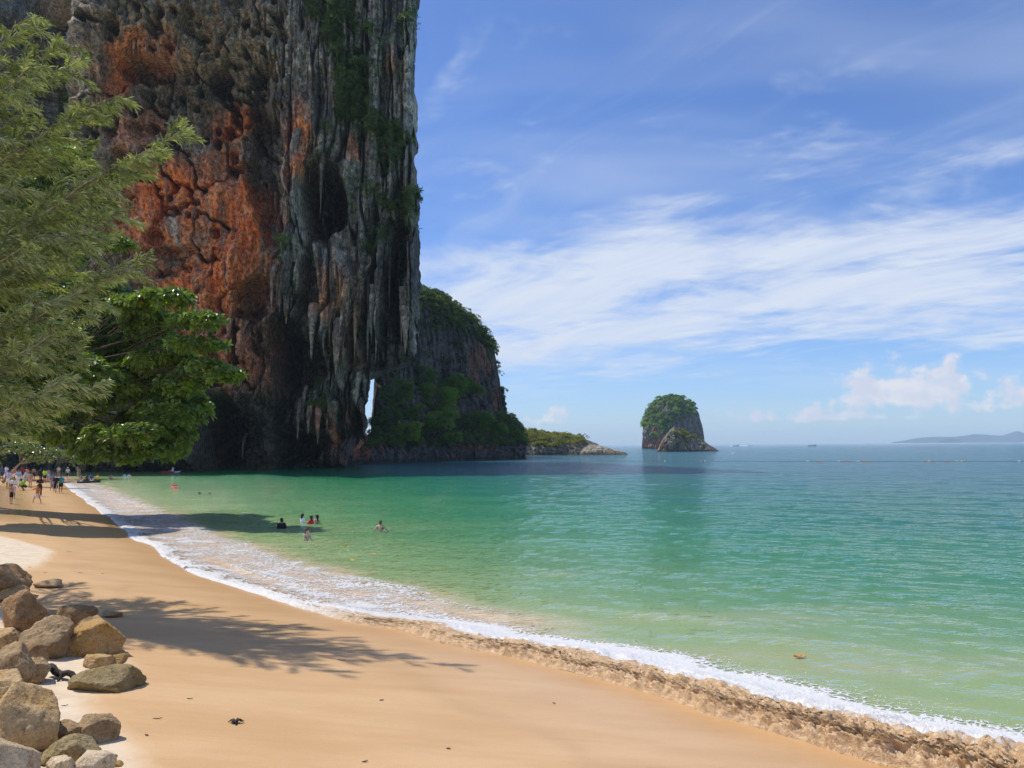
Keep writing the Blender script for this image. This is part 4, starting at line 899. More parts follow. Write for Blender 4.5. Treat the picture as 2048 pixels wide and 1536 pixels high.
def build_undergrowth():
    rng = np.random.default_rng(53)
    cl = [(60, 905, 30, 15), (98, 908, 30, 14), (132, 915, 24, 9), (35, 893, 24, 14), (150, 925, 12, 6), (80, 920, 30, 9)]
    leafy_tree('beach_shrub', 'spreading shrub with pale shining leaves above the crowd on the beach', 'shrub', tuple(at_y(8, 945, 84) - Vector((0, 0, 0.6))), tuple(at_y(40, 928, 83)), px_clumps(cl, 82, 1.2), 0.22, 0.13, 6, 26, M['bush_leaf'], M['pale_bark'], rng, 0.16)
    for i, (lab, cl, Y) in enumerate([
        ('dark broadleaf tree behind the beach shrub at the left edge', [(30, 840, 60, 40), (-40, 850, 60, 50), (70, 870, 50, 25), (0, 895, 60, 30), (10, 790, 60, 40)], 100),
        ('shaded tree in the gap between beach shrub and sea almond', [(150, 860, 55, 40), (190, 890, 45, 24), (110, 890, 45, 24), (140, 815, 50, 36)], 108),
        ('deeply shaded low tree at the foot of the cliff beyond the beach', [(215, 880, 40, 30), (240, 905, 30, 18), (180, 915, 26, 12), (230, 840, 40, 36)], 122)]):
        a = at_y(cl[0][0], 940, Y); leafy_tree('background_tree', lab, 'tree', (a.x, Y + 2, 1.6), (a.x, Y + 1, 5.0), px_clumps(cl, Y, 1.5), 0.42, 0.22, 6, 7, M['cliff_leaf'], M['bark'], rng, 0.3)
def build_headland_trees():
    rng = np.random.default_rng(57)
    T = [('tall feathery pale green tree in the middle of the headland slope', 868, 800, 46, 46, 222, 1), ('dark tree beside the arch opening', 795, 785, 36, 34, 200, 0), ('tree climbing the grey headland wall', 915, 772, 40, 30, 232, .6), ('dark round tree below the headland wall', 945, 775, 32, 24, 236, 0.1),
         ('bright spreading tree just above the headland rock ledge', 885, 838, 36, 22, 216, 1), ('low light green tree nearest the arch', 815, 862, 40, 24, 203, 0.9), ('dark tree left of the low light green tree', 780, 835, 26, 30, 199, 0.1), ('shaded tree in the middle of the headland trees', 835, 825, 32, 26, 212, 0.4),
         ('broad dark tree above the red ledge', 950, 840, 40, 34, 232, 0.25), ('tree overhanging the red rock near the end of the headland', 990, 855, 30, 28, 240, 0.35), ('windswept outermost tree at the headland tip', 1026, 858, 20, 20, 248, 0.2), ('tree below the pinnacle', 1010, 832, 20, 16, 250, 0.3), ('small tree at the water end of the headland', 1036, 872, 12, 14, 250, 0.3), ('small light tree on the ledge right of the bright one', 905, 876, 26, 14, 217, 0.7), ('upper dark tree by the overhanging stalactites', 850, 750, 26, 22, 222, 0.2)]
    for lab, px, py, rx, ry, Y, tone in T:
        cl = []
        n = int(5 + rx / 7)
        for j in range(n):
            a = random.uniform(0, 6.28); rr = math.sqrt(random.random()) * 0.75
            cl.append((px + rx * rr * math.cos(a), py + ry * rr * math.sin(a) * 0.9, rx * random.uniform(.28, .46), ry * random.uniform(.24, .40)))
        c = at_y(px, py, Y); k = Y / FPX
        base = (c.x + random.uniform(-.5, .5), Y + 2.0, max(3.0, c.z - ry * k * 1.4)); fork = (c.x, Y + 1.0, c.z - ry * k * 0.55)
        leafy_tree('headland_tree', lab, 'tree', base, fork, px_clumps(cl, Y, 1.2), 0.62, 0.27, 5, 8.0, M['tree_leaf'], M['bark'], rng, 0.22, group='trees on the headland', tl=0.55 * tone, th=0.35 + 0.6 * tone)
def build_casuarina():
    rng = np.random.default_rng(61); random.seed(5)
    base = Vector((-16.2, 19.5, 1.6)); root = empty('casuarina_tree', base)
    tag(root, 'feathery casuarina tree reaching in from the left edge with drooping grey green needles', 'tree')
    def ch(o): o.parent = root; o.matrix_parent_inverse = Matrix.Translation(-base); return o
    b = MB(); trunk = [base + Vector((0.25 * math.sin(i), 0.2 * math.cos(i * 1.3), i * 1.15 - 0.3)) for i in range(15)]
    b.tube(trunk, [0.30 - 0.018 * i for i in range(15)], 10, jit=0.08); ch(b.build('trunk', M['bark']))
    tips = [(122, 92, 18), (160, 122, 19), (244, 188, 18.5), (197, 235, 20), (364, 262, 17.5), (302, 312, 18), (257, 365, 19), (234, 428, 18), (217, 480, 20), (290, 522, 18), (217, 560, 19), (184, 630, 17.5), (162, 700, 18.5), (184, 775, 18), (120, 765, 17), (65, 130, 17.2), (60, 30, 16.8), (100, 320, 20), (80, 470, 17.5), (90, 600, 18),
            (60, 715, 18), (157, 545, 21), (122, 410, 21), (177, 300, 21), (50, 230, 20), (30, 370, 18), (20, 540, 19), (20, 660, 19), (10, 160, 18), (-60, 90, 19), (-80, 300, 21), (-40, 450, 22), (-90, 600, 20), (-60, 740, 21), (110, 500, 22), (120, 670, 22), (212, 410, 20.5), (-120, -80, 18), (-60, -40, 20), (0, -60, 19), (-120, 40, 22), (-160, 180, 24), (-70, 200, 24), (-150, 330, 24), (-130, 460, 25), (-160, -140, 21), (-90, -160, 19), (-30, -150, 21), (-200, 20, 25), (-210, 260, 17), (-250, 100, 18)]
    A = []; X = []; Lh = []; Tt = []
    for (px, py, Y) in tips:
        tip = at_y(px, py, Y); dist = (Vector((tip.x, tip.y, 0)) - Vector((base.x, base.y, 0))).length
        zs = max(2.6, tip.z - 0.55 * dist); st = Vector((base.x, base.y, min(zs, 16.5)))
        ctrl = st.lerp(tip, 0.55) + Vector((0, 0, 0.10 * dist))
        pts = [st * (1 - t) ** 2 + ctrl * 2 * t * (1 - t) + tip * t * t for t in [i / 12 for i in range(13)]]
        pts = [p + Vector((random.uniform(-1, 1), random.uniform(-1, 1), random.uniform(-1, 1))) * 0.05 for p in pts[:-1]] + [pts[-1]]
        bb = MB(); bb.tube(pts, [0.045 * (1 - i / 12.5) + 0.005 for i in range(13)], 6)
        ns = int(8 + dist * 3.1)
        for s in range(ns):
            t = 0.18 + 0.82 * (s + random.random()) / ns
            i = min(11, int(t * 12)); f = t * 12 - i; p = pts[i].lerp(pts[i + 1], min(f, 1)); ax = (pts[i + 1] - pts[i]).normalized()
            sd = Vector((random.gauss(0, 1), random.gauss(0, 1), random.gauss(0.1, 0.8))); sd = (sd - ax * sd.dot(ax)).normalized()
            L = (0.42 + 0.85 * (1 - t) ** 0.7) * random.uniform(0.7, 1.3)
            d = (ax * 1.0 + sd * random.uniform(0.35, 0.95)).normalized()
            q = [p + d * L * u + Vector((0, 0, -0.22 * L * u * u)) for u in (0, .33, .66, 1)]
            bb.tube(q, [0.008, 0.006, 0.004, 0.002], 4)
            nn = int(11 * L / 0.7) + 4; m = 6
            u = (np.arange(nn) + rng.uniform(0, 1, nn)) / nn
            B = np.array(p)[None] + np.array(d)[None] * (L * u)[:, None]; B[:, 2] -= 0.22 * L * u * u
            B = np.repeat(B, m, 0); dd = np.array(d)[None] * 1.0 + rng.normal(0, 0.42, (nn * m, 3)); dd[:, 2] -= 0.18
            A.append(B); X.append(unit(dd)); Lh.append(rng.uniform(0.12, 0.30, nn * m)); Tt.append(np.clip(rng.normal(0.5, 0.22, nn * m) + random.gauss(0, 0.12), 0, 1))
        ch(bb.build('branch', M['pale_bark']))
    A = np.concatenate(A); X = np.concatenate(X); Lh = np.concatenate(Lh)[:, None]; Tt = np.concatenate(Tt); n = len(A)
    sd = unit(np.cross(X, rng.normal(0, 1, (n, 3)))) * 0.0056
    mid = A + X * Lh * 0.55; tip = A + X * Lh; tip[:, 2] -= Lh[:, 0] * 0.22
    V = np.stack([A, mid + sd, tip, mid - sd], 1).reshape(-1, 3)
    k = np.arange(n)[:, None] * 4; tri = np.concatenate([np.concatenate([k, k + 1, k + 2], 1), np.concatenate([k, k + 2, k + 3], 1)])
    ch(link_mesh('needles', np_mesh('needles', V, tri, smooth=False, floats={'tint': np.repeat(Tt, 4)}), M['needle']))
build_casuarina(); build_almond(); build_undergrowth(); build_headland_trees()

# ------------------------------------------------------------------ boulders on the beach
def boulder_mats():
    D = {}
    for nm, a, b_, c_ in (('brown', (0.260, 0.138, 0.054), (0.391, 0.235, 0.109), (0.120, 0.076, 0.045)), ('ochre', (0.423, 0.235, 0.061), (0.456, 0.296, 0.127), (0.152, 0.087, 0.037)), ('grey', (0.293, 0.189, 0.090), (0.434, 0.296, 0.154), (0.098, 0.061, 0.032)),
                          ('tan', (0.456, 0.270, 0.104), (0.543, 0.377, 0.189), (0.174, 0.097, 0.040)), ('pale', (0.500, 0.357, 0.207), (0.644, 0.500, 0.325), (0.260, 0.168, 0.090)), ('olive', (0.249, 0.178, 0.063), (0.358, 0.265, 0.135), (0.109, 0.087, 0.050))):
        m, nt, out = mat('boulder_' + nm); q = NT(nt); P = q.pos()
        n1 = q.noise(P, 2.2, 6, 0.65, 0.6); n2 = q.noise(P, 9.0, 5, 0.7); n3 = q.noise(P, 38.0, 3, 0.6)
        c = q.mix(q.rng(n1, 0.36, 0.62), C(*a), C(*b_)); c = q.mix(q.math('MULTIPLY', q.rng(n2, 0.52, 0.70), 0.75), c, C(*c_))
        vein = q.rng(q.math('ABSOLUTE', q.math('SUBTRACT', q.noise(P, 3.4, 5, 0.6, 1.2), 0.5)), 0.0, 0.016, 1.0, 0.0); c = q.mix(q.math('MULTIPLY', vein, 0.45), c, C(*[v * 0.35 for v in a]))
        g = q.rng(n3, 0.3, 0.7, 0.82, 1.18); cm = q.n('ShaderNodeCombineXYZ'); [q.link(g, cm.inputs[i]) for i in range(3)]
        c = q.mix(1.0, c, cm.outputs[0], 'MULTIPLY')
        p = q.n('ShaderNodeBsdfPrincipled'); q.link(c, p.inputs['Base Color']); p.inputs['Roughness'].default_value = 0.8; p.inputs['Specular IOR Level'].default_value = 0.3
        h = q.math('ADD', q.math('ADD', n2, q.math('MULTIPLY', n3, 0.25)), q.math('MULTIPLY', n1, 0.8))
        q.link(q.bump(h, 0.9, 0.05), p.inputs['Normal']); q.link(p.outputs[0], out.inputs[0]); D[nm] = m
    return D
_ico = {}
def boulder_mesh(seed, size, planes=16, sharp=0.5, rough=0.06, big=True):
    global _ico
    if big not in _ico:
        bm = bmesh.new(); bmesh.ops.create_icosphere(bm, subdivisions=5, radius=1.0); me = bpy.data.meshes.new('tmp'); bm.to_mesh(me); bm.free()
        v = np.zeros(len(me.vertices) * 3); me.vertices.foreach_get('co', v); f = np.zeros(len(me.polygons) * 3, int); me.polygons.foreach_get('vertices', f); _ico[big] = (v.reshape(-1, 3), f.reshape(-1, 3)); bpy.data.meshes.remove(me)
    d, F = _ico[big]; rng = np.random.default_rng(seed)
    N = unit(rng.normal(0, 1, (planes, 3))); off = rng.uniform(0.72, 1.0, planes)
    dots = d @ N.T; rad = np.where(dots > 0.05, off[None] / np.maximum(dots, 0.05), 9)
    k = 14 + 30 * sharp; r = -np.log(np.sum(np.exp(-k * np.minimum(rad, 3)), 1) + np.exp(-k * 1.25)) / k
    o = seed * 3.7
    r = r * (1 + 1.5 * rough * fbm(d[:, 0] * 1.6 + o, d[:, 1] * 1.6, d[:, 2] * 1.6, 3, seed) + rough * fbm(d[:, 0] * 5 + o, d[:, 1] * 5, d[:, 2] * 5, 4, seed + 3, ridge=True) + 0.35 * rough * fbm(d[:, 0] * 16 + o, d[:, 1] * 16, d[:, 2] * 16, 3, seed + 5))
    V = d * r[:, None]
    lo = V.min(0); hi = V.max(0); V = (V - (lo + hi) / 2) / ((hi - lo) / 2)
    V = V * np.array(size)[None] / 2
    return V, F
def build_boulders():
    D = boulder_mats()
    # name words, x0, x1, ytop, ybottom, row that gives the distance, tone, sharpness
    R = [('dark brown boulder half cut by the left edge, furthest up the rock pile', -62, 54, 1130, 1196, 1200, 'brown', .5), ('low brown stone squeezed under the furthest boulder', -10, 45, 1170, 1200, 1204, 'tan', .4),
         ('big round brown boulder balanced on top of the rock pile', 2, 88, 1182, 1272, 1300, 'brown', .25), ('small brown boulder supporting the round one at the left edge', -34, 38, 1258, 1300, 1306, 'tan', .4), ('smooth grey brown boulder right of the balanced round one', 46, 138, 1236, 1318, 1316, 'grey', .4),
         ('angular grey brown boulder behind the ochre one', 112, 192, 1212, 1264, 1262, 'brown', .7), ('flat sandy stone slab just behind the grey brown boulders', 82, 142, 1220, 1242, 1242, 'tan', .4), ('large ochre orange boulder at the edge of the wet sand', 135, 258, 1238, 1314, 1311, 'ochre', .45),
         ('small tan stone under the ochre boulder', 166, 228, 1309, 1342, 1336, 'tan', .5), ('small ochre wedge stone right of the small tan stone', 208, 255, 1308, 1336, 1333, 'ochre', .7), ('wide low olive grey boulder nearest the driftwood log', 147, 279, 1330, 1384, 1381, 'olive', .5),
         ('squat brown stone in the middle of the rock pile', 10, 84, 1290, 1330, 1336, 'brown', .5), ('rounded grey stone left of the driftwood log', 42, 104, 1315, 1368, 1366, 'grey', .5), ('sloping brown slab behind the largest boulder', -30, 70, 1292, 1392, 1392, 'grey', .7), ('ochre brown block with a pale top at the left edge', -44, 58, 1343, 1412, 1416, 'tan', .8),
         ('largest boulder, tan and angular, in the lower left corner', -42, 123, 1368, 1510, 1508, 'tan', .8), ('grey stone half buried between largest boulder and open sand', 108, 180, 1440, 1490, 1486, 'grey', .6), ('grey brown peaked boulder standing alone on the sand', 148, 234, 1432, 1488, 1485, 'grey', .55), ('brown flat topped boulder in front of the largest one', 94, 196, 1474, 1534, 1530, 'olive', .7),
         ('pale cracked slab in the bottom left corner', -70, 84, 1468, 1590, 1580, 'pale', .7), ('pale pinkish stone at the bottom edge', 140, 226, 1506, 1560, 1556, 'pale', .6), ('white stone left of the pale pinkish stone', 88, 146, 1517, 1565, 1562, 'pale', .6), ('small brown pebble stone beside the largest boulder', 70, 98, 1379, 1400, 1398, 'brown', .5),
         ('thin sand coloured rock lying on the far dry sand', 60, 127, 1160, 1177, 1175, 'grey', .5), ('thin dark flat rock alone on the shaded wet sand', 203, 245, 1222, 1237, 1235, 'grey', .5), ('tiny brown stone at the bottom edge right of the pinkish stone', 224, 246, 1522, 1535, 1533, 'ochre', .4), ('white topped stone at the left edge above the ochre block', -24, 22, 1322, 1356, 1360, 'pale', .7)]
    for i, (lab, x0, x1, y0, y1, yd, tone, sh) in enumerate(R):
        cx = (x0 + x1) / 2; g = on_beach(cx, yd); w = (x1 - x0) / FPX; rngd = g.y + 0.25 * w * g.y; c = at_y(cx, (y0 + y1) / 2, rngd)
        W = w * rngd * 1.02; Hh = (y1 - y0) / FPX * rngd * 1.03; dep = W * random.uniform(.75, 1.0)
        gz = float(beach_z(np.array([c.x]), np.array([c.y]))[0]); zb = min(c.z - Hh / 2, gz - 0.06 * Hh) if yd - y1 < 15 else c.z - Hh / 2; zt = c.z + Hh / 2
        V, F = boulder_mesh(700 + i * 3, (W, dep, zt - zb), 13, sh + 0.5, 0.06, big=(x1 - x0) > 110)
        o = link_mesh('boulder', np_mesh('boulder', V, F), D[tone]); o.location = (c.x, c.y, (zt + zb) / 2); tag(o, lab, 'boulder', 'boulders of the rock pile')
    # driftwood
    a = on_beach(94, 1352); e = on_beach(166, 1366); a.z += 0.12; e.z += 0.05
    b = MB(); n = 12; pts = [a.lerp(e, i / n) + Vector((0, 0.02 * math.sin(i * 1.7), 0.035 * math.sin(i * 1.1))) for i in range(n + 1)]
    b.tube(pts, [0.06 * (1 - 0.35 * i / n) * random.uniform(.88, 1.12) for i in range(n + 1)], 10, jit=0.07); m_ = a.lerp(e, .4)
    b.tube([m_, m_ + Vector((0.05, -0.07, -0.02)), m_ + Vector((0.03, -0.14, -0.09)), m_ + Vector((0.09, -0.20, -0.12))], [0.035, 0.026, 0.018, 0.008], 7, jit=0.1); m_ = a.lerp(e, .25)
    b.tube([m_, m_ + Vector((-0.02, -0.05, 0.05)), m_ + Vector((-0.05, -0.09, 0.08))], [0.03, 0.02, 0.008], 7, jit=0.1)
    tag(b.build('driftwood_log', plain_mat('driftwood', (0.045, 0.036, 0.030), 0.85, 0.5, 14, .25, 0.01)), 'charred dark driftwood log wedged behind the olive grey boulder', 'log')
build_boulders()

# ------------------------------------------------------------------ litter of twigs and leaves
def build_litter():
    dm = plain_mat('dead_leaf', (0.10, 0.055, 0.025), 0.8, 0.5, 20); om = plain_mat('orange_leaf', (0.62, 0.26, 0.05), 0.6, 0.3, 20)
    def curled(name, p, L, W, rz, mt, lab, cat, group=None, lift=0.02):
        n = 7; V = []; F = []
        for i in range(n):
            t = i / (n - 1); w = W * math.sin(math.pi * min(0.97, max(0.03, t))) ** .7
            for s in (-1, 0, 1): V.append(((t - .5) * L, s * w / 2, lift * (0.4 + abs(s)) + 0.25 * L * (t - .5) ** 2))
        for i in range(n - 1):
            for s in range(2): F.append((i*3+s, i*3+s+1, i*3+s+4, i*3+s+3))
        b = MB(); b.add(V, F); o = b.build(name, mt); o.location = p; o.rotation_euler = (random.uniform(-.2, .2), random.uniform(-.2, .2), rz); tag(o, lab, cat, group)
    # dark clump of weed with arms
    p = on_beach(470, 1447); b = MB()
    for k in range(9):
        a = k * 0.72 + random.uniform(-.2, .2); L = random.uniform(.05, .12); b.tube([p + Vector((0, 0, .02)), p + Vector((math.cos(a) * L * .5, math.sin(a) * L * .5, .045)), p + Vector((math.cos(a) * L, math.sin(a) * L, .01))], [.018, .012, .004], 6, jit=.2)
    b.ellipsoid(p + Vector((0, 0, .02)), (.045, .035, .025), 8, 6); tag(b.build('seaweed_clump', plain_mat('dark_weed', (0.02, 0.016, 0.014), 0.7, 0.4, 20)), 'small black clump of weed alone on the open wet sand', 'seaweed')
    for px, py, L, lab in ((897, 1498, .06, 'dark leaf scrap on the sand near the bottom edge'), (683, 1321, .16, 'thin brown twig on the sand below the shadow edge'), (763, 1401, .07, 'small brown leaf on the open sand'), (1108, 1407, .05, 'tiny dark leaf on sand below the churned wave'), (380, 1398, .10, 'thin twig on the sand right of the lone peaked boulder'), (315, 1438, .12, 'pale twig near the seaweed clump'), (170, 1193, .10, 'dark twig in the tree shadow'), (293, 1471, .06, 'dark scrap below the seaweed clump'),
                           (160, 1146, .16, 'brown twig on the far wet sand'), (138, 1103, .2, 'dark twig by the tip of dry sand'), (90, 1146, .12, 'dark leaf on the dry sand above the thin rock'), (60, 1135, .10, 'dark bit on the dry sand near the furthest boulder'), (205, 1148, .08, 'small dark leaf between dry sand and shadow'), (730, 1524, .07, 'brown scrap at the bottom edge in the middle'), (130, 1412, .1, 'brown twig between the boulders and the sand')):
        p = on_beach(px, py); curled('dead_leaf' if L < .09 else 'twig', p, L, .03 if L < .09 else .012, random.uniform(-.5, .5), dm, lab, 'leaf' if L < .09 else 'twig', 'scraps on the sand', .008)
    p = at_z(1599, 1316, .03); curled('floating_leaf', p, .26, .12, .2, om, 'orange leaf floating near the breaking wave on the right', 'leaf', lift=.03)
    for px, py, L, lab in ((728, 1167, .22, 'dark orange leaf floating just off the foam'), (842, 1189, .2, 'orange leaf floating furthest right of the drifting group'), (690, 1090, .25, 'orange leaf floating below the lone woman'), (748, 1109, .3, 'pale orange leaf floating under the lone woman'), (705, 1121, .25, 'thin brown leaf floating left of the pale orange one'), (745, 1146, .22, 'brown leaf floating nearest the lace of foam'), (623, 1107, .2, 'dark leaf floating below the girl with a ponytail')):
        curled('floating_leaf', at_z(px, py, .03), L, L * .45, random.uniform(-.4, .4), om, lab, 'leaf', 'leaves drifting offshore', .02)
build_litter()

# ------------------------------------------------------------------ people
SK = {'fair': (0.62, 0.40, 0.28), 'tan': (0.46, 0.26, 0.16), 'brown': (0.28, 0.15, 0.09), 'deep': (0.12, 0.065, 0.04)}
_pm = {}
def pmat(kind, col):
    key = (kind, tuple(col))
    if key not in _pm: _pm[key] = plain_mat('%s_%d' % (kind, len(_pm)), col, 0.5 if kind in ('skin', 'hair') else 0.8, 0.12, 12, 0.35)
    return _pm[key]
def cap(b, a, c, r0, r1, flat=1.0):
    a = Vector(a); c = Vector(c); n = 5; d = (c - a); L = d.length; u = d / max(L, 1e-6)
    pts = [a - u * r0 * .85, a - u * r0 * .5] + [a.lerp(c, i / n) for i in range(n + 1)] + [c + u * r1 * .5, c + u * r1 * .85]
    rad = [r0 * .5, r0 * .86] + [r0 + (r1 - r0) * i / n for i in range(n + 1)] + [r1 * .86, r1 * .5]
    b.tube(pts, rad, 10, flat=flat)
def remesh(o, vox):
    m_ = o.modifiers.new('remesh', 'REMESH'); m_.mode = 'VOXEL'; m_.voxel_size = vox; m_.use_smooth_shade = True
    m_ = o.modifiers.new('smooth', 'SMOOTH'); m_.iterations = 3; m_.factor = 0.5
POSES = {
    'stand': {}, 'walk': dict(kneeL=(.10, -.12, .50), ankL=(.10, -.20, .08), kneeR=(-.10, .02, .50), ankR=(-.10, .22, .12), elL=(.23, .08, 1.13), wrL=(.24, .10, .90), elR=(-.23, -.05, 1.13), wrR=(-.24, -.20, .95)),
    'pose_arm': dict(elR=(-.42, -.02, 1.30), wrR=(-.66, -.05, 1.28), elL=(.26, -.02, 1.14), wrL=(.20, -.16, .98), kneeL=(.24, -.06, .52), ankL=(.34, .02, .08), kneeR=(-.22, -.12, .50), ankR=(-.36, -.02, .08)),
    'hands_front': dict(elL=(.25, -.05, 1.14), wrL=(.08, -.26, 1.10), elR=(-.25, -.05, 1.14), wrR=(-.08, -.26, 1.12)),
    'phone': dict(elL=(.24, -.16, 1.22), wrL=(.06, -.34, 1.40), elR=(-.24, -.16, 1.22), wrR=(-.06, -.34, 1.40)),
    'crouch': dict(pel=(0, .16, .40), che=(0, -.10, .72), nec=(0, -.20, .86), hea=(0, -.27, .97), shL=(.17, -.12, .78), shR=(-.17, -.12, .78), elL=(.22, -.28, .58), wrL=(.12, -.40, .34), elR=(-.22, -.28, .58), wrR=(-.12, -.40, .34), hipL=(.10, .14, .38), hipR=(-.10, .14, .38), kneeL=(.16, -.22, .46), kneeR=(-.16, -.22, .46), ankL=(.13, .02, .08), ankR=(-.13, .02, .08)),
    'sit': dict(pel=(0, .05, .20), che=(0, .10, .55), nec=(0, .10, .72), hea=(0, .06, .86), shL=(.17, .10, .66), shR=(-.17, .10, .66), elL=(.25, -.02, .42), wrL=(.18, -.22, .34), elR=(-.25, -.02, .42), wrR=(-.18, -.22, .34), hipL=(.09, .02, .18), hipR=(-.09, .02, .18), kneeL=(.12, -.38, .30), kneeR=(-.12, -.38, .30), ankL=(.11, -.70, .12), ankR=(-.11, -.70, .12)),
    'bend': dict(che=(0, -.22, 1.18), nec=(0, -.32, 1.28), hea=(0, -.40, 1.34), shL=(.17, -.26, 1.24), shR=(-.17, -.26, 1.24), elL=(.20, -.34, .98), wrL=(.16, -.38, .74), elR=(-.20, -.34, .98), wrR=(-.16, -.38, .74)),
    'arms_out': dict(elL=(.34, -.06, 1.20), wrL=(.40, -.26, 1.10), elR=(-.34, -.06, 1.20), wrR=(-.42, -.20, 1.10))}
def person(label, pos, h=1.68, rz=0.0, pose='stand', skin='tan', hair=(0.02, 0.014, 0.012), hairlen=0, top=None, topkind='shirt', bottom=None, botkind='shorts', group=None, child_=False, hat=None):
    J = dict(pel=(0, 0, .94), che=(0, 0, 1.26), nec=(0, .01, 1.46), hea=(0, -.01, 1.60), shL=(.175, 0, 1.40), shR=(-.175, 0, 1.40), elL=(.24, .02, 1.13), wrL=(.25, -.06, .88), elR=(-.24, .02, 1.13), wrR=(-.25, -.06, .88),
             hipL=(.09, 0, .90), hipR=(-.09, 0, .90), kneeL=(.10, -.02, .50), kneeR=(-.10, -.02, .50), ankL=(.10, .02, .08), ankR=(-.10, .02, .08))
    J.update(POSES[pose]); J = {k: Vector(v) for k, v in J.items()}
    root = empty('person', pos, rz); tag(root, label, 'person', group); sc = h / 1.70; root.scale = (sc, sc, sc)
    hs = 1.18 if child_ else 1.0
    up = (J['nec'] - J['che']).normalized() if pose not in ('stand',) else Vector((0, 0, 1))
    b = MB()
    cap(b, J['pel'], J['pel'].lerp(J['che'], .5), .135, .115, .78); cap(b, J['pel'].lerp(J['che'], .45), J['che'], .115, .135, .78); cap(b, J['che'], J['che'].lerp(J['nec'], .55), .135, .10, .75)
    cap(b, J['shL'], J['shR'], .065, .065); cap(b, J['che'].lerp(J['nec'], .5), J['nec'] + (J['hea'] - J['nec']) * .35, .06, .052)
    H = J['hea']; b.ellipsoid(H + Vector((0, 0, .01)), (.078 * hs, .095 * hs, .118 * hs), 14, 12); b.ellipsoid(H + Vector((0, -.045, -.055)) * hs, (.055 * hs, .055 * hs, .055 * hs), 10, 8)
    b.ellipsoid(H + Vector((0, -.102, -.012)) * hs, (.016, .022, .024), 8, 6)
    for s in (-1, 1): b.ellipsoid(H + Vector((s * .082, .005, -.005)) * hs, (.014, .022, .032), 8, 6)
    for s, L in ((1, 'L'), (-1, 'R')):
        cap(b, J['sh' + L], J['el' + L], .052, .040); cap(b, J['el' + L], J['wr' + L], .041, .028)
        d = (J['wr' + L] - J['el' + L]).normalized(); w = J['wr' + L]; side = d.orthogonal().normalized()
        cap(b, w, w + d * .075, .030, .036, .55)
        for k, fl in enumerate((.062, .075, .070, .052)):
            o = w + d * .085 + side * (k - 1.5) * .024; cap(b, o, o + d * fl * .55, .0125, .0115); cap(b, o + d * fl * .55, o + d * fl + side.cross(d) * .018, .0115, .010)
        cap(b, w + d * .03 + side * .035, w + d * .075 + side * .068, .014, .011)
        cap(b, J['hip' + L], J['knee' + L], .088, .056); cap(b, J['knee' + L], J['ank' + L], .058, .038); a = J['ank' + L]; cap(b, a + Vector((0, .03, -.045)), a + Vector((0, -.13, -.055)), .040, .030)
    o = b.build('body', pmat('skin', SK[skin]), root); remesh(o, .028)
    # hair
    b = MB(); b.ellipsoid(H + Vector((0, .018, .038)) * hs, (.094 * hs, .104 * hs, .105 * hs), 14, 10); b.ellipsoid(H + Vector((0, .055, -.02)) * hs, (.085 * hs, .062 * hs, .09 * hs), 12, 8)
    if hairlen == 1: cap(b, H + Vector((0, .06, 0)), H + Vector((0, .075, -.17)), .085, .075, .6)
    if hairlen == 2:
        cap(b, H + Vector((0, .06, 0)), H + Vector((0, .085, -.22)), .088, .10, .55); cap(b, H + Vector((0, .085, -.2)), H + Vector((0, .12, -.46)), .10, .05, .5)
    if hairlen == 3: cap(b, H + Vector((0, .10, .0)), H + Vector((0, .15, -.14)), .035, .040); cap(b, H + Vector((0, .15, -.14)), H + Vector((0, .14, -.36)), .040, .018)
    if hairlen == 4: b.ellipsoid(H + Vector((0, .09, .10)), (.05, .05, .05), 10, 8)
    o = b.build('hair', pmat('hair', hair), root); remesh(o, .024)
    if hat:
        b = MB(); b.tube([H + Vector((0, 0, .045)), H + Vector((0, 0, .06))], [.16, .155], 16); b.tube([H + Vector((0, 0, .05)), H + Vector((0, 0, .15))], [.112, .085], 14); b.build('hat', pmat('cloth', hat), root)
    if top is not None:
        b = MB()
        if topkind == 'bikini':
            cap(b, J['che'] + Vector((-.11, -.02, .03)), J['che'] + Vector((.11, -.02, .03)), .062, .062); b.tube([J['che'] + Vector((math.cos(t) * .158, math.sin(t) * .120, .02)) for t in [i * math.pi / 8 for i in range(17)]], [.018] * 17, 6)
        else:
            cap(b, J['pel'] + (J['che'] - J['pel']) * .05, J['pel'].lerp(J['che'], .5), .160, .140, .82); cap(b, J['pel'].lerp(J['che'], .45), J['che'], .140, .158, .80); cap(b, J['che'], J['che'].lerp(J['nec'], .5), .158, .115, .78); cap(b, J['shL'], J['shR'], .080, .080)
            if topkind in ('shirt', 'dress', 'long'):
                for L in 'LR':
                    e = J['sh' + L].lerp(J['el' + L], .75); cap(b, J['sh' + L], e, .070, .072)
                    if topkind == 'long': cap(b, e, J['el' + L], .072, .06); cap(b, J['el' + L], J['el' + L].lerp(J['wr' + L], .85), .06, .048)
            if topkind == 'dress': cap(b, J['pel'] + Vector((0, 0, -.02)), J['pel'] + Vector((0, 0, -.34)), .165, .215, .85)
        o = b.build('dress' if topkind == 'dress' else 'bikini_top' if topkind == 'bikini' else 'shirt', pmat('cloth', top), root); remesh(o, .030)
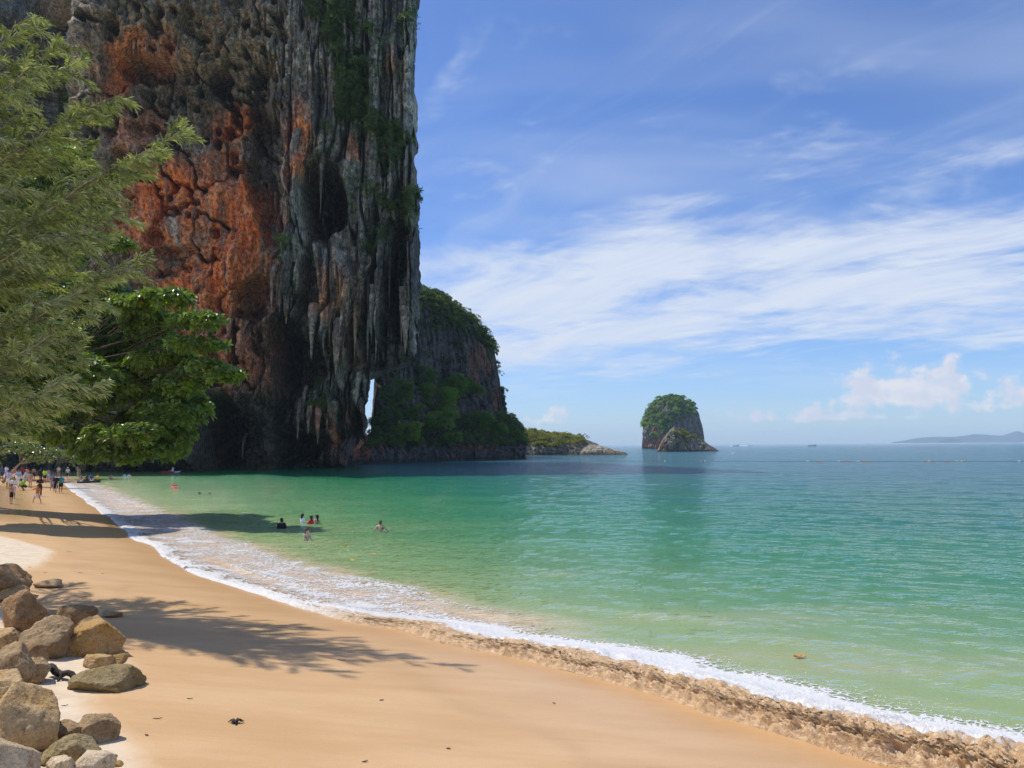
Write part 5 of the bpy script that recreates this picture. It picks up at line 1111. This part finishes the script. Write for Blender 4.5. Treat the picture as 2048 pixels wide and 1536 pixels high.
    if bottom is not None:
        b = MB(); cap(b, J['pel'] + (J['che'] - J['pel']) * .12, J['pel'] - Vector((0, 0, .02)), .146, .152, .84)
        if botkind == 'skirt': cap(b, J['pel'] - Vector((0, 0, .03)), J['pel'] - Vector((0, 0, .30)), .160, .22, .85)
        elif botkind != 'briefs':
            f = .62 if botkind == 'shorts' else 1.0
            for L in 'LR':
                e = J['hip' + L].lerp(J['knee' + L], f); cap(b, J['hip' + L], e, .108, .098 if botkind == 'shorts' else .078)
                if botkind == 'trousers': cap(b, J['knee' + L], J['knee' + L].lerp(J['ank' + L], .92), .078, .070)
        else:
            for L in 'LR': cap(b, J['hip' + L], J['hip' + L].lerp(J['knee' + L], .12), .100, .096)
        o = b.build('skirt' if botkind == 'skirt' else 'trousers' if botkind == 'trousers' else 'shorts', pmat('cloth', bottom), root); remesh(o, .030)
    return root
def build_people():
    W = (0.80, 0.79, 0.76); K = (0.015, 0.015, 0.018); R90 = math.pi / 2
    G1 = 'people on the beach'; G2 = 'bathers in the water'
    def at(px, py): return on_beach(px, py)
    def turned(p, a=0.0): return math.atan2(-p.x, p.y) * 0 + a
    L = [('boy in dark swim trunks standing on the sunlit wet sand', 22, 1008, 1.34, R90 * .9, 'stand', 'tan', 0, None, 'shirt', K, 'shorts', 1), ('woman in white shirt and pale skirt behind the boy in trunks', 26, 997, 1.62, .3, 'hands_front', 'tan', 1, W, 'shirt', (.7, .62, .55), 'skirt', 0),
         ('girl in orange top and white skirt posing with one arm stretched out', 74, 1007, 1.30, .2, 'pose_arm', 'tan', 1, (.62, .20, .06), 'shirt', W, 'skirt', 1), ('person in long dark brown clothes behind the posing girl', 79, 992, 1.62, .3, 'hands_front', 'brown', 1, (.06, .025, .02), 'dress', K, 'trousers', 0),
         ('person in neon green shirt crouching on the sand', 47, 981, 1.70, -R90 * .8, 'crouch', 'brown', 0, (.25, .70, .03), 'shirt', K, 'shorts', 0), ('man in teal shirt and black shorts at the water edge', 121, 986, 1.68, .6, 'stand', 'brown', 0, (.03, .28, .30), 'shirt', K, 'shorts', 0), ('woman in short black dress next to the man in teal', 111, 986, 1.62, .2, 'walk', 'fair', 1, K, 'dress', None, 'shorts', 0),
         ('woman in grey mauve dress left of the woman in black', 104, 982, 1.60, .8, 'walk', 'tan', 1, (.25, .20, .27), 'dress', None, 'shorts', 0), ('person in lime yellow shirt and black shorts with their back turned', 89, 966, 1.66, math.pi, 'stand', 'brown', 0, (.45, .75, .06), 'shirt', K, 'shorts', 0), ('person all in black left of the lime yellow shirt', 81, 964, 1.66, math.pi, 'stand', 'tan', 0, K, 'long', K, 'trousers', 0),
         ('bare backed person in white shorts right of the lime yellow shirt', 96, 963, 1.62, math.pi, 'stand', 'fair', 0, None, 'shirt', W, 'shorts', 0), ('man in pale blue shirt and white trousers', 36, 972, 1.70, .5, 'hands_front', 'brown', 0, (.45, .62, .72), 'shirt', W, 'trousers', 0), ('man in lavender shirt and white shorts facing the camera', 16, 977, 1.75, .1, 'stand', 'deep', 0, (.52, .50, .74), 'shirt', W, 'shorts', 0),
         ('woman with long dark hair and light blue top', 49, 970, 1.60, math.pi * .8, 'stand', 'tan', 2, (.50, .70, .82), 'shirt', (.5, .55, .6), 'skirt', 0), ('person in tan clothes behind the crouching one', 60, 976, 1.62, math.pi, 'stand', 'tan', 0, (.45, .32, .22), 'shirt', (.52, .38, .28), 'shorts', 0), ('person in salmon pink shirt under the shrub', 53, 963, 1.68, math.pi, 'stand', 'tan', 0, (.70, .25, .18), 'shirt', (.5, .5, .5), 'shorts', 0),
         ('shirtless man in dark shorts under the shrub', 67, 962, 1.70, math.pi, 'stand', 'tan', 0, None, 'shirt', (.05, .02, .03), 'shorts', 0), ('person in dark blue shirt at the left edge', 3, 962, 1.70, .3, 'stand', 'brown', 0, (.05, .09, .22), 'shirt', (.03, .05, .10), 'shorts', 0), ('person in red top half hidden under the shrub branch', 43, 958, 1.62, 0, 'stand', 'tan', 0, (.55, .05, .06), 'shirt', K, 'shorts', 0),
         ('woman in white top and black skirt at the far end of the sand', 135, 958, 1.62, .4, 'walk', 'fair', 0, W, 'shirt', K, 'skirt', 0), ('person in pale top behind the man in teal', 117, 954, 1.60, .4, 'stand', 'tan', 0, (.6, .52, .42), 'shirt', (.2, .2, .2), 'shorts', 0), ('slim bather bending near the tube riders', 156, 956, 1.60, .8, 'bend', 'fair', 1, (.35, .3, .35), 'bikini', (.3, .25, .3), 'briefs', 0), ('bather in grey behind the bending one', 154, 951, 1.55, .4, 'stand', 'tan', 0, (.35, .33, .36), 'shirt', K, 'shorts', 0),
         ('person in white shirt at the left edge behind the lavender shirt', 12, 958, 1.64, 0, 'stand', 'tan', 0, W, 'shirt', (.3, .4, .6), 'shorts', 0), ('person in coral shirt beside the pale blue shirt', 27, 962, 1.60, .5, 'stand', 'brown', 0, (.62, .22, .16), 'shirt', W, 'shorts', 0)]
    for (lab, px, py, h, rz, po, sk, hl, tp, tk, bt, bk, kid) in L:
        p = at(px, py); person(lab, p, h, rz, po, sk, (.02, .014, .012) if sk != 'fair' else (.06, .035, .02), hl, tp, tk, bt, bk, G1, bool(kid), hat=W if 'far end' in lab else None)
    # bathers: pixel of the waterline on the body and how deep they stand
    B = [('man in black shirt standing in the tree shadow with water to his chest', 563, 1055, 1.70, 1.22, -2.4, 'stand', 'tan', 0, K, 'long', 0), ('girl in white shirt reaching out over the water, black bobbed hair', 605, 1045, 1.45, 1.16, math.pi * .75, 'hands_front', 'fair', 1, (.75, .76, .82), 'shirt', 1), ('girl in red shirt between the two other girls', 622, 1048, 1.40, 1.18, -1.9, 'arms_out', 'tan', 1, (.62, .03, .05), 'shirt', 1),
         ('bare shouldered girl with long black hair right of the red shirt', 634, 1048, 1.46, 1.14, -2.2, 'stand', 'fair', 2, None, 'shirt', 1), ('girl with wet ponytail and mauve patterned top in front of the group', 614, 1081, 1.45, 1.10, 1.0, 'hands_front', 'fair', 3, (.36, .30, .40), 'bikini', 1), ('woman seen from behind with hair tied up, alone in the water', 761, 1064, 1.66, 1.12, math.pi, 'arms_out', 'fair', 4, K, 'bikini', 0),
         ('head of a dark haired swimmer, left one of the pair', 399, 989, 1.70, 1.50, -1.2, 'stand', 'brown', 0, None, 'shirt', 0), ('head of a dark haired swimmer, right one of the pair', 420, 990, 1.70, 1.48, 1.2, 'stand', 'tan', 0, None, 'shirt', 0), ('swimmer in red and white ring by the edge of the cliff shadow', 349, 976, 1.50, 1.10, .4, 'arms_out', 'fair', 0, (.65, .04, .06), 'shirt', 1),
         ('broad shirtless man wading with his back turned', 221, 958, 1.80, .98, math.pi, 'arms_out', 'tan', 0, None, 'shirt', 0), ('bather in pale blue shirt low in the shaded water', 249, 952, 1.65, 1.22, math.pi, 'stand', 'brown', 0, (.45, .62, .75), 'shirt', 0), ('bather in white shirt right of the pale blue one', 258, 952, 1.65, 1.25, 1.0, 'stand', 'brown', 0, W, 'shirt', 0)]
    for (lab, px, py, h, dep, rz, po, sk, hl, tp, tk, kid) in B:
        p = at_z(px, py, 0.0); p.z = -dep * h / 1.70
        person(lab, p, h, rz, po, sk, (.02, .014, .012) if 'alone' not in lab else (.20, .10, .04), hl, tp, tk, K, 'shorts', G2, bool(kid))
    # swim ring worn by the red swimmer
    def torus(b, c, R, r, col=None, n=24, k=10, squash=1.0):
        V = []; F = []
        for i in range(n):
            a = 2 * math.pi * i / n
            for j in range(k):
                t = 2 * math.pi * j / k; V.append((c[0] + (R + r * math.cos(t)) * math.cos(a), c[1] + (R + r * math.cos(t)) * math.sin(a), c[2] + r * squash * math.sin(t)))
        for i in range(n):
            for j in range(k): F.append((i*k+j, ((i+1) % n)*k+j, ((i+1) % n)*k+(j+1) % k, i*k+(j+1) % k))
        b.add(V, F, col)
    p = at_z(349, 977, 0.0); root = empty('swim_ring', p); tag(root, 'small red and white inflatable ring round the far swimmer', 'swim ring'); b = MB(); torus(b, (0, 0, .06), .34, .12); b.build('ring', plain_mat('red_vinyl', (.62, .04, .05), .3, .1), root)
    b = MB(); torus(b, (0, 0, .175), .34, .02, squash=.5); b.build('white_stripe', plain_mat('white_vinyl', (.8, .8, .8), .3, .05), root)
    tube = plain_mat('black_rubber', (.02, .02, .022), .45, .2)
    for px, py, lab, riders in ((167, 966, 'black inner tube carrying two people in dark clothes', [('rider in dark clothes on the left side of the tube', -.35, 'tan', None, (.05, .03, .06), 0), ('dark haired rider on the right side of the same tube', .30, 'brown', (.03, .02, .05), K, 1)]),
                                (188, 965, 'black inner tube carrying riders in blue and yellow', [('rider in faded blue shirt on the inner tube', -.38, 'brown', (.10, .16, .28), K, 0), ('rider in bright yellow shirt on the inner tube', .34, 'brown', (.75, .58, .05), (.3, .2, .1), 0)])):
        p = at_z(px, py, 0.0); b = MB(); torus(b, (0, 0, .12), .55, .20); o = b.build('inner_tube', tube); o.location = p; tag(o, lab, 'inner tube', 'inner tubes')
        for (l2, dx, sk, tp, bt, hl) in riders: person(l2, (p.x + dx, p.y + .05, .14), 1.68, .6 if dx < 0 else -.6, 'sit', sk, (.02, .014, .012), hl, tp, 'shirt', bt, 'shorts', G2)
    # kayak
    p = at_z(341, 945, 0.0); root = empty('kayak', p, 0.06); tag(root, 'slim red and white kayak under the cliff', 'kayak'); n = 17
    def hull(x0, x1, nm, mt):
        V = []; F = []; k = 8; m_ = 11
        for i in range(m_):
            x = x0 + (x1 - x0) * i / (m_ - 1); t = x / 1.65; w = .33 * max(0.02, 1 - abs(t) ** 2.4); z1 = .20 + .10 * abs(t) ** 3; z0 = -.06 + .16 * abs(t) ** 4
            for j in range(k):
                a = 2 * math.pi * j / k; V.append((x, w * math.cos(a), (z0 + z1) / 2 + (z1 - z0) / 2 * math.sin(a) * (.75 if math.sin(a) > 0 else 1)))
        for i in range(m_ - 1):
            for j in range(k): F.append((i*k+j, (i+1)*k+j, (i+1)*k+(j+1) % k, i*k+(j+1) % k))
        F.append(tuple(range(k))); F.append(tuple((m_-1)*k+j for j in range(k))[::-1]); b = MB(); b.add(V, F); b.build(nm, mt, root)
    hull(-1.65, .72, 'bow_hull', plain_mat('red_hull', (.55, .02, .03), .3, .1)); hull(.7201, 1.65, 'stern_hull', plain_mat('white_hull', (.8, .8, .8), .3, .05))
    person('person in white shirt paddling the red kayak', (p.x + .35, p.y, .10), 1.70, -R90, 'sit', 'tan', (.02, .014, .012), 0, W, 'shirt', (.7, .7, .7), 'shorts', G2)
    b = MB(); b.tube([Vector((-.75, -.05, .42)), Vector((.55, -.05, .62))], [.016, .016], 6); b.box((-.85, -.05, .40), (.15, .02, .06)); b.box((.65, -.05, .64), (.15, .02, .06)); o = b.build('paddle', plain_mat('paddle', (.05, .05, .05), .5)); o.location = p; tag(o, 'dark double paddle held across the kayak', 'paddle')
build_people()

# ------------------------------------------------------------------ boats and floats out in the bay
def build_afloat():
    dark = plain_mat('boat_wood', (.06, .05, .045), .6, .3); wh = plain_mat('boat_white', (.75, .76, .78), .4, .1); canvas = plain_mat('boat_canvas', (.20, .26, .38), .7, .2); wake = plain_mat('wake_foam', (.85, .87, .88), .6, .1, 1.0)
    def boat(name, lab, px, Y, L, rz, tall, cabin, wk):
        p = at_y(px, 880, Y); root = empty(name, (p.x, Y, 0), rz); tag(root, lab, 'boat', 'boats on the horizon')
        n = 15; k = 7; V = []; F = []
        for i in range(n):
            t = -1 + 2 * i / (n - 1); w = L * .09 * max(.04, 1 - max(0, t) ** 2.2 - .35 * max(0, -t) ** 4); sh = L * (.055 + (.17 if tall else .05) * max(0, t) ** 3 + .03 * max(0, -t) ** 2); kl = -L * .03 + L * (.12 if tall else .04) * max(0, t) ** 5
            for j in range(k):
                a = math.pi * j / (k - 1); V.append((t * L / 2, -w * math.cos(a), kl + (sh - kl) * (1 - math.sin(a))))
        for i in range(n - 1):
            for j in range(k - 1): F.append((i*k+j, (i+1)*k+j, (i+1)*k+j+1, i*k+j+1))
        for i in range(n - 1): F.append((i*k+k-1, (i+1)*k+k-1, (i+1)*k, i*k))
        b = MB(); b.add(V, F); b.build('hull', dark if tall or not cabin else wh, root, False)
        b = MB(); z = L * .20
        V = [(x, y, z + .02 * L * (1 - (y / (.08 * L)) ** 2)) for x in (-L * .30, L * .16) for y in (-.08 * L, -.04 * L, 0, .04 * L, .08 * L)]; b.add(V + [(a, b_, c - .012 * L) for a, b_, c in V], [(i, i+1, i+6, i+5) for i in range(4)] + [(i+10, i+15, i+16, i+11) for i in range(4)] + [(0, 5, 15, 10), (4, 14, 19, 9), (0, 10, 11, 1), (1, 11, 12, 2), (2, 12, 13, 3), (3, 13, 14, 4)]); b.build('canopy', canvas, root)
        for x in (-L * .28, L * .14):
            for y in (-.07 * L, .07 * L): b = MB(); b.tube([(x, y, .04 * L), (x, y, z)], [.006 * L, .006 * L], 6); b.build('post', dark, root)
        if tall: b = MB(); b.tube([(L * .48, 0, L * .2), (L * .53, 0, L * .27)], [.02 * L, .008 * L], 8); b.build('prow_post', dark, root)
        else: b = MB(); b.box((-.42 * L, 0, .09 * L), (.05 * L, .05 * L, .06 * L)); b.build('engine', dark, root)
        if wk:
            V = []; m_ = 24
            for i in range(m_):
                t = i / (m_ - 1); x = -L * .45 - t * wk; w = .10 * L + .02 * wk * t
                for y, z_ in ((-w, .04), (0, .55 * (1 - t) + .06 + .12 * math.sin(i * 1.9)), (w, .04)): V.append((x, y, z_))
            F = [(i*3+j, i*3+j+1, i*3+j+4, i*3+j+3) for i in range(m_ - 1) for j in range(2)]; b = MB(); b.add(V, F); o = b.build('wake', wake); o.location = (p.x, Y, 0); o.rotation_euler = (0, 0, rz); tag(o, 'white wake trailing behind the ' + name.replace('_', ' ') + ' near the islet', 'wake', kind='stuff')
    boat('longtail_boat', 'small dark longtail boat nearest the islet on the horizon', 1471, 1300, 11, 0.1, True, True, 8); boat('speedboat', 'pale speedboat pulling a white wake on the horizon', 1500, 1500, 9, -0.05, False, True, 26)
    boat('longtail_boat', 'dark longtail boat with raised prow alone on the horizon', 1624, 1100, 12, 0.08, True, True, 0); boat('distant_boat', 'tiny dark boat furthest away on the horizon, left of the hazy island', 1738, 2600, 14, 0.0, False, True, 10)
    of = plain_mat('orange_float', (.70, .26, .04), .5, .15); wf = plain_mat('white_float', (.78, .76, .72), .5, .1)
    spots = [(1615, 0), (1634, 1), (1638, 1), (1642, 1), (1678, 0), (1686, 1), (1696, 1), (1716, 0), (1724, 1), (1728, 1), (1732, 1), (1736, 1), (1741, 1), (1850, 1), (1854, 1), (1858, 0), (1863, 1), (1868, 1), (1890, 1), (1894, 1), (1910, 1), (1913, 0), (1924, 0), (1928, 1), (2038, 0), (1402, 1), (1410, 0), (1330, 0), (1300, 1)]
    order = sorted(x for x, c in spots); W_ = ['first', 'second', 'third', 'fourth', 'fifth', 'sixth', 'seventh', 'eighth', 'ninth', 'tenth', 'eleventh', 'twelfth', 'thirteenth', 'fourteenth', 'fifteenth']
    def float_label(px, c_):
        i = order.index(px); n = len(order); side = 'left' if i < 15 else 'right'; k = i if i < 15 else n - 1 - i
        return 'small %s float, %s from the %s end of the swimming line' % ('orange' if c_ else 'white', W_[k], side)
    me = {}
    for c_, mt in ((1, of), (0, wf)):
        b = MB(); b.ellipsoid((0, 0, .06), (.17, .11, .11), 12, 8); b.tube([(-.30, 0, .05), (-.22, 0, .06)], [.03, .05], 8); b.tube([(.22, 0, .06), (.30, 0, .05)], [.05, .03], 8); me[c_] = b.mesh('float_mesh'); me[c_].materials.append(mt)
    for px, c_ in spots:
        y = 922.5 + (px - 1850) * 0.0005; p = at_z(px, y, 0); o = bpy.data.objects.new('line_float', me[c_]); COL.objects.link(o); o.location = p; o.rotation_euler = (0, 0, random.uniform(-.4, .4))
        tag(o, float_label(px, c_), 'float', 'orange floats of the swimming line' if c_ else 'white floats of the swimming line')
    b = MB(); b.tube([at_z(x, 922.5 + (x - 1850) * .0005, .02) for x in range(1040, 2100, 10)], [.018] * 106, 5); tag(b.build('float_rope', plain_mat('rope', (.10, .07, .06), .8)), 'thin dark rope of the swimming line stretched across the bay', 'rope')
    b = MB(); p = at_z(1466, 907.5, .05); b.ellipsoid((0, 0, .1), (.42, .42, .36), 14, 10); b.tube([(0, 0, .42), (0, 0, .58)], [.06, .04], 8); o = b.build('mooring_buoy', wf); o.location = p; tag(o, 'round white mooring buoy right of the leaning sea rock', 'buoy')
build_afloat()
# ------------------------------------------------------------------ the air
def build_haze():
    b = MB(); b.box((0, 0, 61), (9600, 9600, 71))
    o = b.build('haze', None, smooth=False)
    m, nt, out = mat('haze_air'); q = NT(nt)
    v = q.n('ShaderNodeVolumePrincipled'); v.inputs['Color'].default_value = C(0.66, 0.82, 1.0); v.inputs['Density'].default_value = 0.95e-4; v.inputs['Anisotropy'].default_value = 0.0
    q.link(v.outputs[0], out.inputs['Volume']); o.data.materials.append(m)
    tag(o, 'thin pale blue sea haze over the whole bay', 'haze', kind='stuff')
build_haze()
